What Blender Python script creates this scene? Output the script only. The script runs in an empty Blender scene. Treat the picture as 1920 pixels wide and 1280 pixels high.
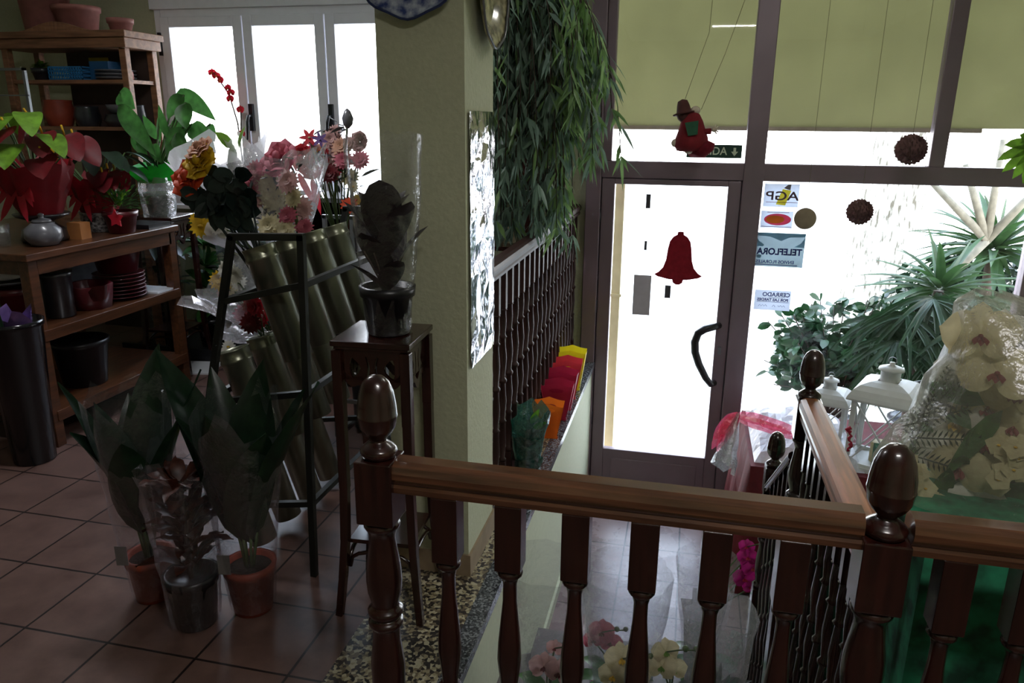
import bpy, math, random
from mathutils import Vector, Matrix
PI = math.pi
R = random.Random(7)
SC = bpy.context.scene
COL = SC.collection

# ------------------------------------------------------------------ camera, world, light, exposure
def make_camera():
    yaw, pitch, roll = map(math.radians, (13.0, 16.2, 0.5))
    f = Vector((-math.sin(yaw)*math.cos(pitch), math.cos(yaw)*math.cos(pitch), -math.sin(pitch)))
    rt = Vector((math.cos(yaw), math.sin(yaw), 0)); up = rt.cross(f)
    rt = math.cos(roll)*rt + math.sin(roll)*up; up = rt.cross(f)
    cd = bpy.data.cameras.new('camera'); cd.sensor_width = 36; cd.lens = 1421/1920*36
    cd.clip_start = 0.05; cd.clip_end = 200
    o = bpy.data.objects.new('camera', cd); COL.objects.link(o)
    m = Matrix((rt, up, -f)).transposed().to_4x4(); m.translation = Vector((0, 0, 1.58))
    o.matrix_world = m
    SC.camera = o
make_camera()
vs = SC.view_settings
vs.view_transform = 'Standard'; vs.look = 'None'; vs.gamma = 1; vs.use_curve_mapping = False
vs.exposure = 0.0
SC.cycles.transparent_max_bounces = 24
SC.cycles.max_bounces = 9
SC.cycles.diffuse_bounces = 5

w = bpy.data.worlds.new('sky'); SC.world = w; w.use_nodes = True
nt = w.node_tree; bg = nt.nodes['Background']
tc = nt.nodes.new('ShaderNodeTexCoord'); sp = nt.nodes.new('ShaderNodeSeparateXYZ'); cr = nt.nodes.new('ShaderNodeValToRGB')
nt.links.new(tc.outputs['Generated'], sp.inputs[0]); nt.links.new(sp.outputs['Z'], cr.inputs[0]); nt.links.new(cr.outputs[0], bg.inputs[0])
cr.color_ramp.elements[0].color = (1, 1, 1, 1); cr.color_ramp.elements[0].position = 0.0
cr.color_ramp.elements[1].color = (0.62, 0.78, 1, 1); cr.color_ramp.elements[1].position = 0.6
bg.inputs[1].default_value = 10.0

def sun(name, energy, rot, col, ang):
    d = bpy.data.lights.new(name, 'SUN'); d.energy = energy; d.color = col; d.angle = math.radians(ang)
    o = bpy.data.objects.new(name, d); COL.objects.link(o); o.rotation_euler = rot
def area(name, loc, size, power, col, rot=(0, 0, 0)):
    d = bpy.data.lights.new(name, 'AREA'); d.shape = 'RECTANGLE'; d.size, d.size_y = size; d.energy = power; d.color = col
    o = bpy.data.objects.new(name, d); COL.objects.link(o); o.location = loc; o.rotation_euler = rot
    return o
# the shop's own ceiling tubes and an added fill light, all out of view
area('tube_and_fill_light', (0.4, 0.2, 2.66), (0.6, 0.1), 22, (1.0, 0.96, 0.93))
area('tube_and_fill_light', (-2.2, 2.6, 2.66), (0.6, 0.1), 20, (0.97, 0.97, 1.0))

area('tube_and_fill_light', (0.5, 3.3, 2.66), (0.6, 0.1), 9, (1.0, 0.97, 0.9))  # added fill light over the stairwell, lifts pillar side, ficus and lower floor

# ------------------------------------------------------------------ materials
def lin(c):
    return tuple((x/255/12.92 if x/255 <= .04045 else ((x/255+.055)/1.055)**2.4) for x in c)
def mat(name, rgb, rough=0.6, var=0.12, scale=18, spec=0.5, metal=0.0, coat=0.0, trans=0.0, bump=0.0, rgb2=None, stretch=None):
    m = bpy.data.materials.new(name); m.use_nodes = True; t = m.node_tree; n = t.nodes; L = t.links
    b = n['Principled BSDF']; c1 = lin(rgb)
    c2 = lin(rgb2) if rgb2 else tuple(x*(1-var*2.2) for x in c1)
    tc = n.new('ShaderNodeTexCoord'); mp = n.new('ShaderNodeMapping'); nz = n.new('ShaderNodeTexNoise'); cr = n.new('ShaderNodeValToRGB')
    if stretch: mp.inputs['Scale'].default_value = stretch
    nz.inputs['Scale'].default_value = scale; nz.inputs['Detail'].default_value = 3
    L.new(tc.outputs['Object'], mp.inputs[0]); L.new(mp.outputs[0], nz.inputs['Vector']); L.new(nz.outputs['Fac'], cr.inputs[0])
    cr.color_ramp.elements[0].position = .35; cr.color_ramp.elements[1].position = .68
    cr.color_ramp.elements[0].color = (*c2, 1); cr.color_ramp.elements[1].color = (*c1, 1)
    L.new(cr.outputs[0], b.inputs['Base Color'])
    b.inputs['Roughness'].default_value = rough; b.inputs['Metallic'].default_value = metal
    b.inputs['Specular IOR Level'].default_value = spec; b.inputs['Coat Weight'].default_value = coat
    b.inputs['Coat Roughness'].default_value = 0.12
    if bump:
        bp = n.new('ShaderNodeBump'); bp.inputs['Strength'].default_value = bump; bp.inputs['Distance'].default_value = .01
        L.new(nz.outputs['Fac'], bp.inputs['Height']); L.new(bp.outputs[0], b.inputs['Normal'])
    if trans:
        tr = n.new('ShaderNodeBsdfTranslucent'); mx = n.new('ShaderNodeMixShader'); mx.inputs[0].default_value = trans
        L.new(cr.outputs[0], tr.inputs[0]); L.new(b.outputs[0], mx.inputs[1]); L.new(tr.outputs[0], mx.inputs[2])
        L.new(mx.outputs[0], n['Material Output'].inputs[0])
    return m
def film(name, rgb, opac=0.16, rough=0.08, bump=0.6, scale=30, diff=0.25):
    """clear or tinted plastic film: mostly see-through, a glossy skin and a little milky scatter"""
    m = bpy.data.materials.new(name); m.use_nodes = True; t = m.node_tree; n = t.nodes; L = t.links; c = lin(rgb)
    n.remove(n['Principled BSDF'])
    T = n.new('ShaderNodeBsdfTransparent'); G = n.new('ShaderNodeBsdfGlossy'); D = n.new('ShaderNodeBsdfTranslucent'); D2 = n.new('ShaderNodeBsdfDiffuse')
    T.inputs[0].default_value = (*[min(1, .35+.65*x**.5) if min(c) > .6 else .25+.75*x**.6 for x in c], 1)
    G.inputs['Roughness'].default_value = rough; G.inputs['Color'].default_value = (.95, .95, 1, 1)
    D.inputs[0].default_value = (*c, 1); D2.inputs[0].default_value = (*c, 1)
    nz = n.new('ShaderNodeTexNoise'); nz.inputs['Scale'].default_value = scale; nz.inputs['Detail'].default_value = 4
    tc = n.new('ShaderNodeTexCoord'); L.new(tc.outputs['Object'], nz.inputs['Vector'])
    bp = n.new('ShaderNodeBump'); bp.inputs['Strength'].default_value = bump; bp.inputs['Distance'].default_value = .02
    L.new(nz.outputs['Fac'], bp.inputs['Height']); L.new(bp.outputs[0], G.inputs['Normal'])
    lw = n.new('ShaderNodeLayerWeight'); lw.inputs[0].default_value = .35; L.new(bp.outputs[0], lw.inputs['Normal'])
    md = n.new('ShaderNodeMixShader'); md.inputs[0].default_value = .5; L.new(D.outputs[0], md.inputs[1]); L.new(D2.outputs[0], md.inputs[2])
    m1 = n.new('ShaderNodeMixShader'); m1.inputs[0].default_value = 1-diff; L.new(md.outputs[0], m1.inputs[1]); L.new(G.outputs[0], m1.inputs[2])
    mm = n.new('ShaderNodeMath'); mm.operation = 'MULTIPLY_ADD'; mm.inputs[1].default_value = .45; mm.inputs[2].default_value = opac
    L.new(lw.outputs['Facing'], mm.inputs[0])
    m2 = n.new('ShaderNodeMixShader'); L.new(mm.outputs[0], m2.inputs[0]); L.new(T.outputs[0], m2.inputs[1]); L.new(m1.outputs[0], m2.inputs[2])
    L.new(m2.outputs[0], n['Material Output'].inputs[0])
    return m
def glass(name, refl=.05):
    m = bpy.data.materials.new(name); m.use_nodes = True; t = m.node_tree; n = t.nodes; L = t.links
    n.remove(n['Principled BSDF'])
    T = n.new('ShaderNodeBsdfTransparent'); G = n.new('ShaderNodeBsdfGlossy'); G.inputs['Roughness'].default_value = .02
    lw = n.new('ShaderNodeLayerWeight'); lw.inputs[0].default_value = .2
    mm = n.new('ShaderNodeMath'); mm.operation = 'MULTIPLY_ADD'; mm.inputs[1].default_value = .5; mm.inputs[2].default_value = refl
    L.new(lw.outputs['Fresnel'], mm.inputs[0])
    mx = n.new('ShaderNodeMixShader'); L.new(mm.outputs[0], mx.inputs[0]); L.new(T.outputs[0], mx.inputs[1]); L.new(G.outputs[0], mx.inputs[2])
    L.new(mx.outputs[0], n['Material Output'].inputs[0])
    return m
def emit(name, rgb, s):
    m = bpy.data.materials.new(name); m.use_nodes = True; b = m.node_tree.nodes['Principled BSDF']
    b.inputs['Emission Color'].default_value = (*lin(rgb), 1); b.inputs['Emission Strength'].default_value = s
    return m
def tiles(name, a, b_, grout, size, off, rough):
    m = bpy.data.materials.new(name); m.use_nodes = True; t = m.node_tree; n = t.nodes; L = t.links; b = n['Principled BSDF']
    tc = n.new('ShaderNodeTexCoord'); mp = n.new('ShaderNodeMapping'); br = n.new('ShaderNodeTexBrick')
    mp.inputs['Location'].default_value = (off[0], off[1], 0)
    L.new(tc.outputs['Object'], mp.inputs[0]); L.new(mp.outputs[0], br.inputs['Vector'])
    br.offset = 0; br.squash = 1; br.inputs['Scale'].default_value = 1; br.inputs['Brick Width'].default_value = size; br.inputs['Row Height'].default_value = size
    br.inputs['Mortar Size'].default_value = .0045; br.inputs['Mortar Smooth'].default_value = .1
    nz = n.new('ShaderNodeTexNoise'); nz.inputs['Scale'].default_value = 7; nz.inputs['Detail'].default_value = 6; nz.inputs['Roughness'].default_value = .65
    cr = n.new('ShaderNodeValToRGB'); cr.color_ramp.elements[0].position = .32; cr.color_ramp.elements[1].position = .7
    cr.color_ramp.elements[0].color = (*lin(b_), 1); cr.color_ramp.elements[1].color = (*lin(a), 1)
    L.new(tc.outputs['Object'], nz.inputs['Vector']); L.new(nz.outputs['Fac'], cr.inputs[0])
    L.new(cr.outputs[0], br.inputs['Color1']); L.new(cr.outputs[0], br.inputs['Color2']); br.inputs['Mortar'].default_value = (*lin(grout), 1)
    L.new(br.outputs['Color'], b.inputs['Base Color'])
    rr = n.new('ShaderNodeMath'); rr.operation = 'MULTIPLY_ADD'; rr.inputs[1].default_value = .25; rr.inputs[2].default_value = rough-.1
    L.new(nz.outputs['Fac'], rr.inputs[0]); L.new(rr.outputs[0], b.inputs['Roughness'])
    bp = n.new('ShaderNodeBump'); bp.inputs['Strength'].default_value = .35; bp.inputs['Distance'].default_value = .004; bp.invert = True
    L.new(br.outputs['Fac'], bp.inputs['Height']); L.new(bp.outputs[0], b.inputs['Normal'])
    return m
def speckle(name, cols, scale=95, rough=.3):
    m = bpy.data.materials.new(name); m.use_nodes = True; t = m.node_tree; n = t.nodes; L = t.links; b = n['Principled BSDF']
    tc = n.new('ShaderNodeTexCoord'); vo = n.new('ShaderNodeTexVoronoi'); vo.inputs['Scale'].default_value = scale
    cr = n.new('ShaderNodeValToRGB'); cr.color_ramp.interpolation = 'CONSTANT'
    sp = n.new('ShaderNodeSeparateColor')
    L.new(tc.outputs['Object'], vo.inputs['Vector']); L.new(vo.outputs['Color'], sp.inputs[0]); L.new(sp.outputs[0], cr.inputs[0])
    e = cr.color_ramp.elements; e[0].color = (*lin(cols[0]), 1); e[1].position = 1/len(cols); e[1].color = (*lin(cols[1]), 1)
    for i, c in enumerate(cols[2:]):
        x = e.new((i+2)/len(cols)); x.color = (*lin(c), 1)
    L.new(cr.outputs[0], b.inputs['Base Color']); b.inputs['Roughness'].default_value = rough
    return m
M = {
 'wall': mat('green_plaster', (184, 186, 156), .85, .03, 60, bump=.25),
 'wallpale': mat('pale_green_plaster', (196, 200, 172), .8, .03, 40, bump=.15),
 'ceil': mat('ceiling_paint', (228, 228, 218), .9, .02),
 'tile': tiles('terracotta_tile', (114, 88, 80), (88, 66, 60), (36, 28, 27), .31, (.44, .18), .36),
 'tile2': tiles('pale_tile', (140, 118, 116), (118, 98, 98), (54, 46, 48), .335, (.25, .09), .26),
 'terrazzo': speckle('terrazzo', [(150, 140, 110), (52, 46, 42), (110, 98, 78), (176, 168, 140), (38, 34, 34)]),
 'granite': speckle('dark_granite', [(84, 88, 92), (44, 46, 50), (120, 124, 128), (60, 62, 66)], 160, .2),
 'greystone': mat('grey_stone', (92, 82, 78), .5, .1, 12),
 'skirt': mat('skirting', (150, 130, 104), .5, .1),
 'brown_alu': mat('brown_aluminium', (128, 112, 120), .38, .04, 6, metal=.2),
 'white_alu': mat('white_aluminium', (236, 236, 242), .4, .02),
 'dark_wood': mat('dark_varnished_wood', (50, 20, 15), .26, .3, 9, coat=.6, stretch=(6, 6, .6)),
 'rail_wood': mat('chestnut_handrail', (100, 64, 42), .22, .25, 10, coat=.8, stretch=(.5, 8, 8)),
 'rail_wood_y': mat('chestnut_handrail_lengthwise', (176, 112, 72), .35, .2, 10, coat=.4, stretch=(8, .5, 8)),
 'table_wood': mat('table_wood', (96, 58, 36), .3, .25, 8, coat=.4, stretch=(6, .6, 6)),
 'cab_wood': mat('pine_cabinet_wood', (150, 104, 74), .55, .22, 8, stretch=(.6, 6, 6)),
 'back_wood': mat('cabinet_back_panel', (70, 52, 46), .7, .15, 8),
 'glass': glass('window_glass', .012),
 'clear': film('clear_film', (235, 235, 240), .06, diff=.12),
 'crinkle': film('crinkled_film', (232, 234, 240), .22, .12, 1.0, 14, .45),
 'whitewrap': film('white_wrapping_film', (240, 240, 245), .62, .3, .8, 16, .85),
 'greywrap': film('grey_crinkled_film', (190, 190, 190), .34, .18, 1.0, 22, .5),
 'greenfilm': film('green_film', (30, 120, 100), .38, .15, .8, 20, .5),
 'pinkfilm': film('pink_film', (225, 80, 120), .5, .2, .8, 22, .7),
 'redcloth': mat('red_cloth', (98, 8, 20), .8, .15, 12, bump=.3),
 'redwrap': mat('red_wrapping', (156, 20, 36), .55, .15, 10, trans=.25),
 'red': mat('red_petal', (178, 24, 40), .5, .15, 30, trans=.3),
 'deepred': mat('deep_red_petal', (108, 18, 27), .55, .15, 30, trans=.25),
 'ribbon': mat('red_ribbon', (204, 46, 64), .3, .05, trans=.4),
 'zinc': mat('zinc', (150, 152, 134), .3, .18, 14, metal=.85, stretch=(1, 1, .3)),
 'iron': mat('green_black_iron', (34, 36, 32), .5, .1, metal=.3),
 'greysteel': mat('grey_steel', (128, 132, 134), .4, .05, metal=.7),
 'black': mat('black_plastic', (26, 26, 30), .35, .05),
 'blackgloss': mat('black_gloss', (16, 16, 20), .15, .05),
 'terracotta': mat('terracotta_plastic', (150, 62, 40), .55, .1),
 'clay': mat('pink_clay', (172, 112, 104), .7, .1),
 'soil': mat('soil', (38, 28, 22), .95, .3, 60, bump=.5),
 'leaf': mat('green_leaf', (66, 114, 54), .38, .2, 25, trans=.35),
 'yelprint': mat('yellow_print', (240, 228, 120), .7, .03, trans=.85),
 'redprint': mat('red_print', (236, 130, 150), .7, .03, trans=.85),
 'barkstem': mat('pale_branch_bark', (120, 114, 100), .9, .15, 20),
 'filmheavy': film('heavy_crinkled_film', (226, 226, 212), .2, .32, .8, 18, .6),
 'dark_wood2': mat('dull_dark_wood', (58, 30, 24), .5, .2, 9, stretch=(6, 6, .6)),
 'leafsh': mat('shrub_leaf', (36, 72, 38), .4, .25, 25, trans=.2),
 'mudred': mat('wine_spot', (110, 24, 30), .6, .1, 30),
 'leafdk': mat('dark_green_leaf', (22, 48, 28), .34, .2, 25, trans=.15),
 'leafbt': mat('bright_green_leaf', (112, 158, 48), .4, .2, 25, trans=.35),
 'leafblk': mat('blackish_leaf', (30, 46, 42), .4, .2, 25, trans=.08),
 'ficus': mat('ficus_leaf', (128, 156, 138), .42, .2, 8, trans=.4),
 'ficus2': mat('ficus_young_leaf', (140, 178, 112), .42, .2, 8, trans=.4),
 'rubber': mat('burgundy_leaf', (44, 34, 36), .3, .2, 20, trans=.08),
 'reddish': mat('russet_leaf', (84, 42, 28), .45, .3, 40, trans=.2),
 'stem': mat('green_stem', (70, 96, 48), .6, .1),
 'brownstem': mat('brown_stem', (62, 46, 34), .7, .1),
 'orange': mat('orange_rose_petal', (206, 70, 26), .6, .12, 30, trans=.25),
 'yellow': mat('yellow_petal', (220, 178, 30), .6, .12, 30, trans=.3),
 'peach': mat('peach_petal', (206, 156, 128), .6, .1, 30, trans=.3),
 'pinkp': mat('pink_petal', (206, 110, 128), .6, .12, 30, trans=.35),
 'magenta': mat('magenta_petal', (172, 22, 112), .6, .12, 30, trans=.3),
 'cream': mat('cream_petal', (214, 204, 164), .6, .08, 30, trans=.35),
 'white': mat('white_petal', (226, 224, 214), .6, .05, 30, trans=.35),
 'palepink': mat('pale_pink_petal', (214, 172, 168), .6, .1, 30, trans=.35),
 'whitepaint': mat('white_painted_metal', (206, 208, 206), .5, .04),
 'silver': mat('silver_foil', (214, 214, 222), .12, .04, 10, metal=1.0, bump=1.0),
 'orangebag': mat('orange_bag', (236, 122, 30), .6, .06, trans=.3),
 'yellowbag': mat('yellow_bag', (230, 212, 30), .6, .06, trans=.3),
 'redbag': mat('coral_bag', (214, 60, 68), .6, .06, trans=.3),
 'pinkbag': mat('crimson_bag', (176, 34, 64), .6, .06, trans=.3),
 'felt': mat('red_felt', (132, 24, 42), .9, .1, 40, trans=.35),
 'doorink': mat('dark_sticker', (60, 60, 66), .6, .05),
 'greypaper': mat('grey_paper', (150, 144, 142), .8, .05, trans=.5),
 'green_fabric': mat('green_patterned_fabric', (40, 140, 100), .85, .5, 16, rgb2=(20, 66, 48)),
 'bluew': mat('blue_and_white_ware', (176, 184, 196), .2, .1, 34, coat=.5, rgb2=(44, 60, 110)),
 'olivew': mat('olive_and_cream_ware', (186, 178, 140), .2, .1, 30, coat=.5, rgb2=(96, 92, 66)),
 'blueplastic': mat('blue_plastic', (48, 128, 186), .5, .05),
 'bluedk': mat('dark_blue_plastic', (30, 84, 128), .5, .05),
 'yellowpl': mat('yellow_card', (226, 206, 70), .6, .05, trans=.5),
 'darkcer': mat('dark_ceramic', (46, 48, 54), .3, .2, 20, coat=.4),
 'greycer': mat('grey_ceramic', (104, 104, 110), .3, .15, 20, coat=.3),
 'card': mat('kraft_box', (168, 108, 56), .7, .05),
 'lace': mat('black_and_white_pattern', (190, 190, 190), .4, .1, 60, rgb2=(40, 40, 44)),
 'maroon': mat('maroon_ware', (92, 24, 34), .35, .1, coat=.3),
 'cork': mat('pale_twine', (190, 176, 140), .8, .15, 60),
 'lavender': mat('lavender_ware', (136, 108, 124), .4, .1),
 'ground': mat('pavement', (214, 208, 196), .9, .06, 5),
 'bark': mat('plane_bark', (236, 232, 222), .9, .1, 7, rgb2=(84, 78, 66), stretch=(4, 4, 1)),
 'strip': mat('cream_metal', (196, 184, 140), .6, .05),
 'fur': mat('pine_cone', (120, 88, 86), .9, .2, 30),
 'tan': mat('tan_disc', (150, 134, 112), .8, .1, 20),
 'paper': mat('white_paper', (244, 246, 252), .8, .01, trans=.4),
 'note': mat('window_paper', (186, 190, 198), .8, .02, trans=.8),
 'teal': mat('teal_print', (176, 198, 206), .7, .06, trans=.85),
 'palegreen': mat('pale_teal_print', (158, 168, 172), .7, .05, 12, trans=.8),
 'ink': mat('blue_ink', (30, 40, 110), .7, .05),
 'inkgrey': mat('grey_ink', (96, 76, 90), .7, .05),
 'signgreen': mat('sign_green', (20, 62, 50), .5, .05),
 'signtext': mat('sign_lettering', (214, 228, 204), .5, .03),
 'beard': mat('cream_fleece', (212, 196, 176), .9, .08, 40, bump=.5, trans=.2),
 'dollred': mat('red_felt_suit', (128, 24, 34), .9, .1, 30, trans=.15),
 'dollgreen': mat('green_felt', (44, 92, 66), .9, .1, 30, trans=.1),
 'dollbrown': mat('brown_felt', (78, 40, 36), .9, .1, 30),
 'wire': mat('nylon_cord', (120, 112, 84), .6, .05),
 'blind': mat('olive_roller_blind', (160, 158, 128), .8, .04, 3, trans=.5),
 'collar': mat('bright_green_paper', (40, 176, 50), .6, .1, trans=.35),
 'violet': mat('violet_foil', (150, 120, 190), .2, .2, metal=.6),
 'leafpalm': mat('palm_leaf', (30, 64, 32), .4, .25, 6, trans=.2),
 'leafyucca': mat('yucca_leaf', (50, 78, 40), .45, .25, 6, trans=.3),
 'shutbar': mat('blind_bottom_bar', (150, 138, 120), .6, .06),
}

# ------------------------------------------------------------------ mesh builder
def basis(n):
    n = Vector(n).normalized(); a = Vector((0, 0, 1)) if abs(n.z) < .9 else Vector((1, 0, 0))
    u = n.cross(a).normalized(); v = n.cross(u).normalized(); return u, v, n
PROF = {
 'lance': lambda t: math.sin(PI*min(1, t**.75))**.8,
 'oval': lambda t: math.sin(PI*t)**.55 if 0 < t < 1 else 0,
 'strap': lambda t: min(1, .35+t*3)*(1-t**5),
 'blade': lambda t: (1-t)**.6*min(1, .4+t*3),
 'petal': lambda t: (.25+.95*math.sin(PI*min(1, t*.62+.02)))*(1 if t < .82 else max(0, 1-((t-.82)/.18)**2)**.5),
 'spade': lambda t: math.sin(PI*min(.999, t**.6))**.6 if t > 0 else 0,
}
class MB:
    def __init__(s): s.v, s.f, s.m, s.s = [], [], [], []
    def add(s, vs, fs, mi=0, sm=False):
        k = len(s.v); s.v += [Vector(x) for x in vs]
        for f in fs: s.f.append([i+k for i in f]); s.m.append(mi); s.s.append(sm)
        return s
    def bx(s, a, b, mi=0, rz=0, piv=None):
        x0, y0, z0 = a; x1, y1, z1 = b
        vs = [Vector(p) for p in ((x0, y0, z0), (x1, y0, z0), (x1, y1, z0), (x0, y1, z0), (x0, y0, z1), (x1, y0, z1), (x1, y1, z1), (x0, y1, z1))]
        if rz:
            c = Vector(piv) if piv else Vector(((x0+x1)/2, (y0+y1)/2, 0)); m = Matrix.Rotation(rz, 3, 'Z')
            vs = [m @ (p-c)+c for p in vs]
        return s.add(vs, [(0, 3, 2, 1), (4, 5, 6, 7), (0, 1, 5, 4), (1, 2, 6, 5), (2, 3, 7, 6), (3, 0, 4, 7)], mi)
    def bar(s, p, q, w, h, mi=0):
        """square bar from p to q"""
        p, q = Vector(p), Vector(q); u, v, n = basis(q-p)
        vs = [c+u*a*w/2+v*b*h/2 for c in (p, q) for a, b in ((-1, -1), (1, -1), (1, 1), (-1, 1))]
        return s.add(vs, [(3, 2, 1, 0), (4, 5, 6, 7), (0, 1, 5, 4), (1, 2, 6, 5), (2, 3, 7, 6), (3, 0, 4, 7)], mi)
    def lathe(s, c, prof, n=16, mi=0, axis=(0, 0, 1), sm=True, cap=True, wob=0):
        c = Vector(c); u, v, a = basis(axis); vs = []; fs = []
        for k, (r, z) in enumerate(prof):
            for i in range(n):
                t = 2*PI*i/n; rr = r*(1+(wob*math.sin(5*t+k) if wob else 0))
                vs.append(c+a*z+(u*math.cos(t)+v*math.sin(t))*rr)
        for k in range(len(prof)-1):
            for i in range(n):
                j = (i+1) % n; fs.append((k*n+i, k*n+j, (k+1)*n+j, (k+1)*n+i))
        if cap: fs.append(tuple(range(n-1, -1, -1))); fs.append(tuple(range((len(prof)-1)*n, len(prof)*n)))
        # normals outward irrespective of basis handedness are fixed in build()
        return s.add(vs, fs, mi, sm)
    def tube(s, pts, r, n=6, mi=0, sm=True):
        pts = [Vector(p) for p in pts]; vs = []; fs = []; m = len(pts)
        rs = r if isinstance(r, (list, tuple)) else [r]*m
        u0 = None
        for k, p in enumerate(pts):
            d = (pts[min(k+1, m-1)]-pts[max(k-1, 0)]).normalized()
            if u0 is None: u0 = basis(d)[0]
            u = (u0-d*u0.dot(d)).normalized(); u0 = u; v = d.cross(u)
            for i in range(n):
                t = 2*PI*i/n; vs.append(p+(u*math.cos(t)+v*math.sin(t))*rs[k])
        for k in range(m-1):
            for i in range(n):
                j = (i+1) % n; fs.append((k*n+i, k*n+j, (k+1)*n+j, (k+1)*n+i))
        fs.append(tuple(range(n-1, -1, -1))); fs.append(tuple(range((m-1)*n, m*n)))
        return s.add(vs, fs, mi, sm)
    def prism(s, poly, vec, mi=0, sm=False):
        n = len(poly); vec = Vector(vec); vs = [Vector(p) for p in poly]+[Vector(p)+vec for p in poly]
        fs = [tuple(range(n-1, -1, -1)), tuple(range(n, 2*n))]+[(i, (i+1) % n, n+(i+1) % n, n+i) for i in range(n)]
        return s.add(vs, fs, mi, sm)
    def leaf(s, b, d, n, L, W, curve=(0, 0, 0), fold=.25, segs=5, prof='lance', mi=0, wave=0, across=1):
        b = Vector(b); d = Vector(d).normalized(); n = Vector(n); curve = Vector(curve); vs = []; fs = []
        k = 2*across+1; ph = R.random()*6
        for i in range(segs+1):
            t = i/segs; p = b+d*(L*t)+curve*(L*t*t); tg = (d+curve*(2*t)).normalized()
            sd = tg.cross(n)
            sd = sd.normalized() if sd.length > 1e-4 else basis(tg)[0]
            up = sd.cross(tg).normalized(); wd = max(PROF[prof](t), .02)*W/2
            for j in range(k):
                q = (j-across)/across
                vs.append(p+sd*wd*q+up*(fold*wd*q*q+(wave*W*math.sin(t*9+ph+q*2)*abs(q) if wave else 0)))
        for i in range(segs):
            for j in range(k-1):
                a = i*k+j; fs.append((a, a+1, a+k+1, a+k))
        return s.add(vs, fs, mi, True)
    def ball(s, c, r, n=10, mi=0, sz=1):
        m = max(4, n//2); return s.lathe(c, [(r*math.sin(PI*(k+.02)/(m+.04)), -r*sz*math.cos(PI*(k+.02)/(m+.04))) for k in range(m+1)], n, mi)
    def daisy(s, c, n, r, mi=0, mc=1, k=14, layers=1, w=.34, cup=.1, cr=.22, prof='petal'):
        c = Vector(c); u, v, n = basis(n)
        for l in range(layers):
            rr = r*(1-.24*l); ph = R.random()
            for i in range(k):
                t = 2*PI*(i+ph)/k; d = u*math.cos(t)+v*math.sin(t)
                cu = cup+.45*l
                s.leaf(c+n*(.06*r*l), d+n*cu, n, rr*R.uniform(.9, 1.05), r*w, n*(-.1-.1*l), .1, 3, prof, mi)
        if cr: s.ball(c+n*r*.05, r*cr, 8, mc, .6)
        return s
    def rose(s, c, n, r, mi=0):
        c = Vector(c); u, v, n = basis(n)
        s.ball(c+n*r*.3, r*.34, 8, mi, 1.3)
        for l, (q, k, tilt, out) in enumerate(((.62, 4, 2.4, .05), (.8, 5, 1.3, .1), (.95, 6, .75, .16), (1.05, 7, .32, .2))):
            for i in range(k):
                t = 2*PI*(i+l*.37)/k+rnd(-.15, .15); d = u*math.cos(t)+v*math.sin(t)
                s.leaf(c-n*r*(.3-.02*l)+d*r*out, d+n*tilt, d*-1+n*.5, r*q, r*(.95+.1*l), d*(.18*l-.12), -.35, 5, 'petal', mi, .04, 2)
        return s
    def orchid(s, c, n, r, mi=0, ml=1):
        c = Vector(c); u, v, n = basis(n); up = Vector((0, 0, 1)); up = (up-n*up.dot(n))
        up = up.normalized() if up.length > .1 else u
        sd = n.cross(up)
        for a, L, W in ((90, .95, .66), (215, .9, .62), (325, .9, .62), (14, 1.02, 1.2), (166, 1.02, 1.2)):
            t = math.radians(a+rnd(-5, 5)); d = sd*math.cos(t)+up*math.sin(t)
            s.leaf(c+n*(.04*r if a in (14, 166) else 0), d+n*.38, n, r*L*1.05, r*W, n*-.42, -.22, 7, 'oval', mi, .05, 3)
        for a in (-.5, 0, .5): s.leaf(c+n*r*.05, n*.7-up*.5+sd*a, up, r*.3, r*.16, -up*.3, .6, 4, 'petal', ml)
        s.ball(c+n*r*.1, r*.07, 6, ml)
        return s
    def build(s, name, mats, parent=None, loc=None, sm=None, fixn=False):
        if not isinstance(mats, (list, tuple)): mats = [mats]
        o0 = Vector(parent['_o']) if parent is not None and '_o' in parent else Vector((0, 0, 0))
        base = Vector(loc) if loc is not None else o0
        me = bpy.data.meshes.new(name); me.from_pydata([tuple(p-base) for p in s.v], [], s.f)
        for m in mats: me.materials.append(M[m] if isinstance(m, str) else m)
        me.polygons.foreach_set('material_index', s.m); me.polygons.foreach_set('use_smooth', s.s if sm is None else [sm]*len(s.f))
        me.update()
        o = bpy.data.objects.new(name, me); COL.objects.link(o)
        if loc is not None: o['_o'] = tuple(base)
        if parent is not None:
            o.parent = parent; o.location = base-o0
            o['_o'] = tuple(base)
        elif loc is not None: o.location = base
        return o
def B(o, w=.004, seg=2):
    m = o.modifiers.new('bevel', 'BEVEL'); m.width = w; m.segments = seg; m.limit_method = 'ANGLE'; return o
def thing(name, label, cat, loc=(0, 0, 0), group=None):
    o = bpy.data.objects.new(name, None); COL.objects.link(o); o.location = loc; o.empty_display_size = .05
    o['_o'] = tuple(loc); return tag(o, label, cat, group)
def tag(o, label, cat, group=None):
    o['label'] = label; o['category'] = cat
    if group: o['group'] = group
    return o
def struct(o, label=None):
    o['kind'] = 'structure'
    if label: o['label'] = label
    return o
def part(name, mb, mats, p, label=None, **k):
    o = mb.build(name, mats, p, **k)
    if label: o['label'] = label
    return o
def copypart(o, off):
    c = o.copy(); COL.objects.link(c); c.location = o.location+Vector(off); return c
def copytree(o, off=(0, 0, 0), rz=0, s=1, parent=None):
    c = o.copy(); COL.objects.link(c)
    if parent: c.parent = parent
    else:
        c.location = o.location+Vector(off); c.rotation_euler.z += rz; c.scale = o.scale*s
    for ch in list(o.children): copytree(ch, parent=c)
    return c
def rnd(a, b): return R.uniform(a, b)
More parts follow.
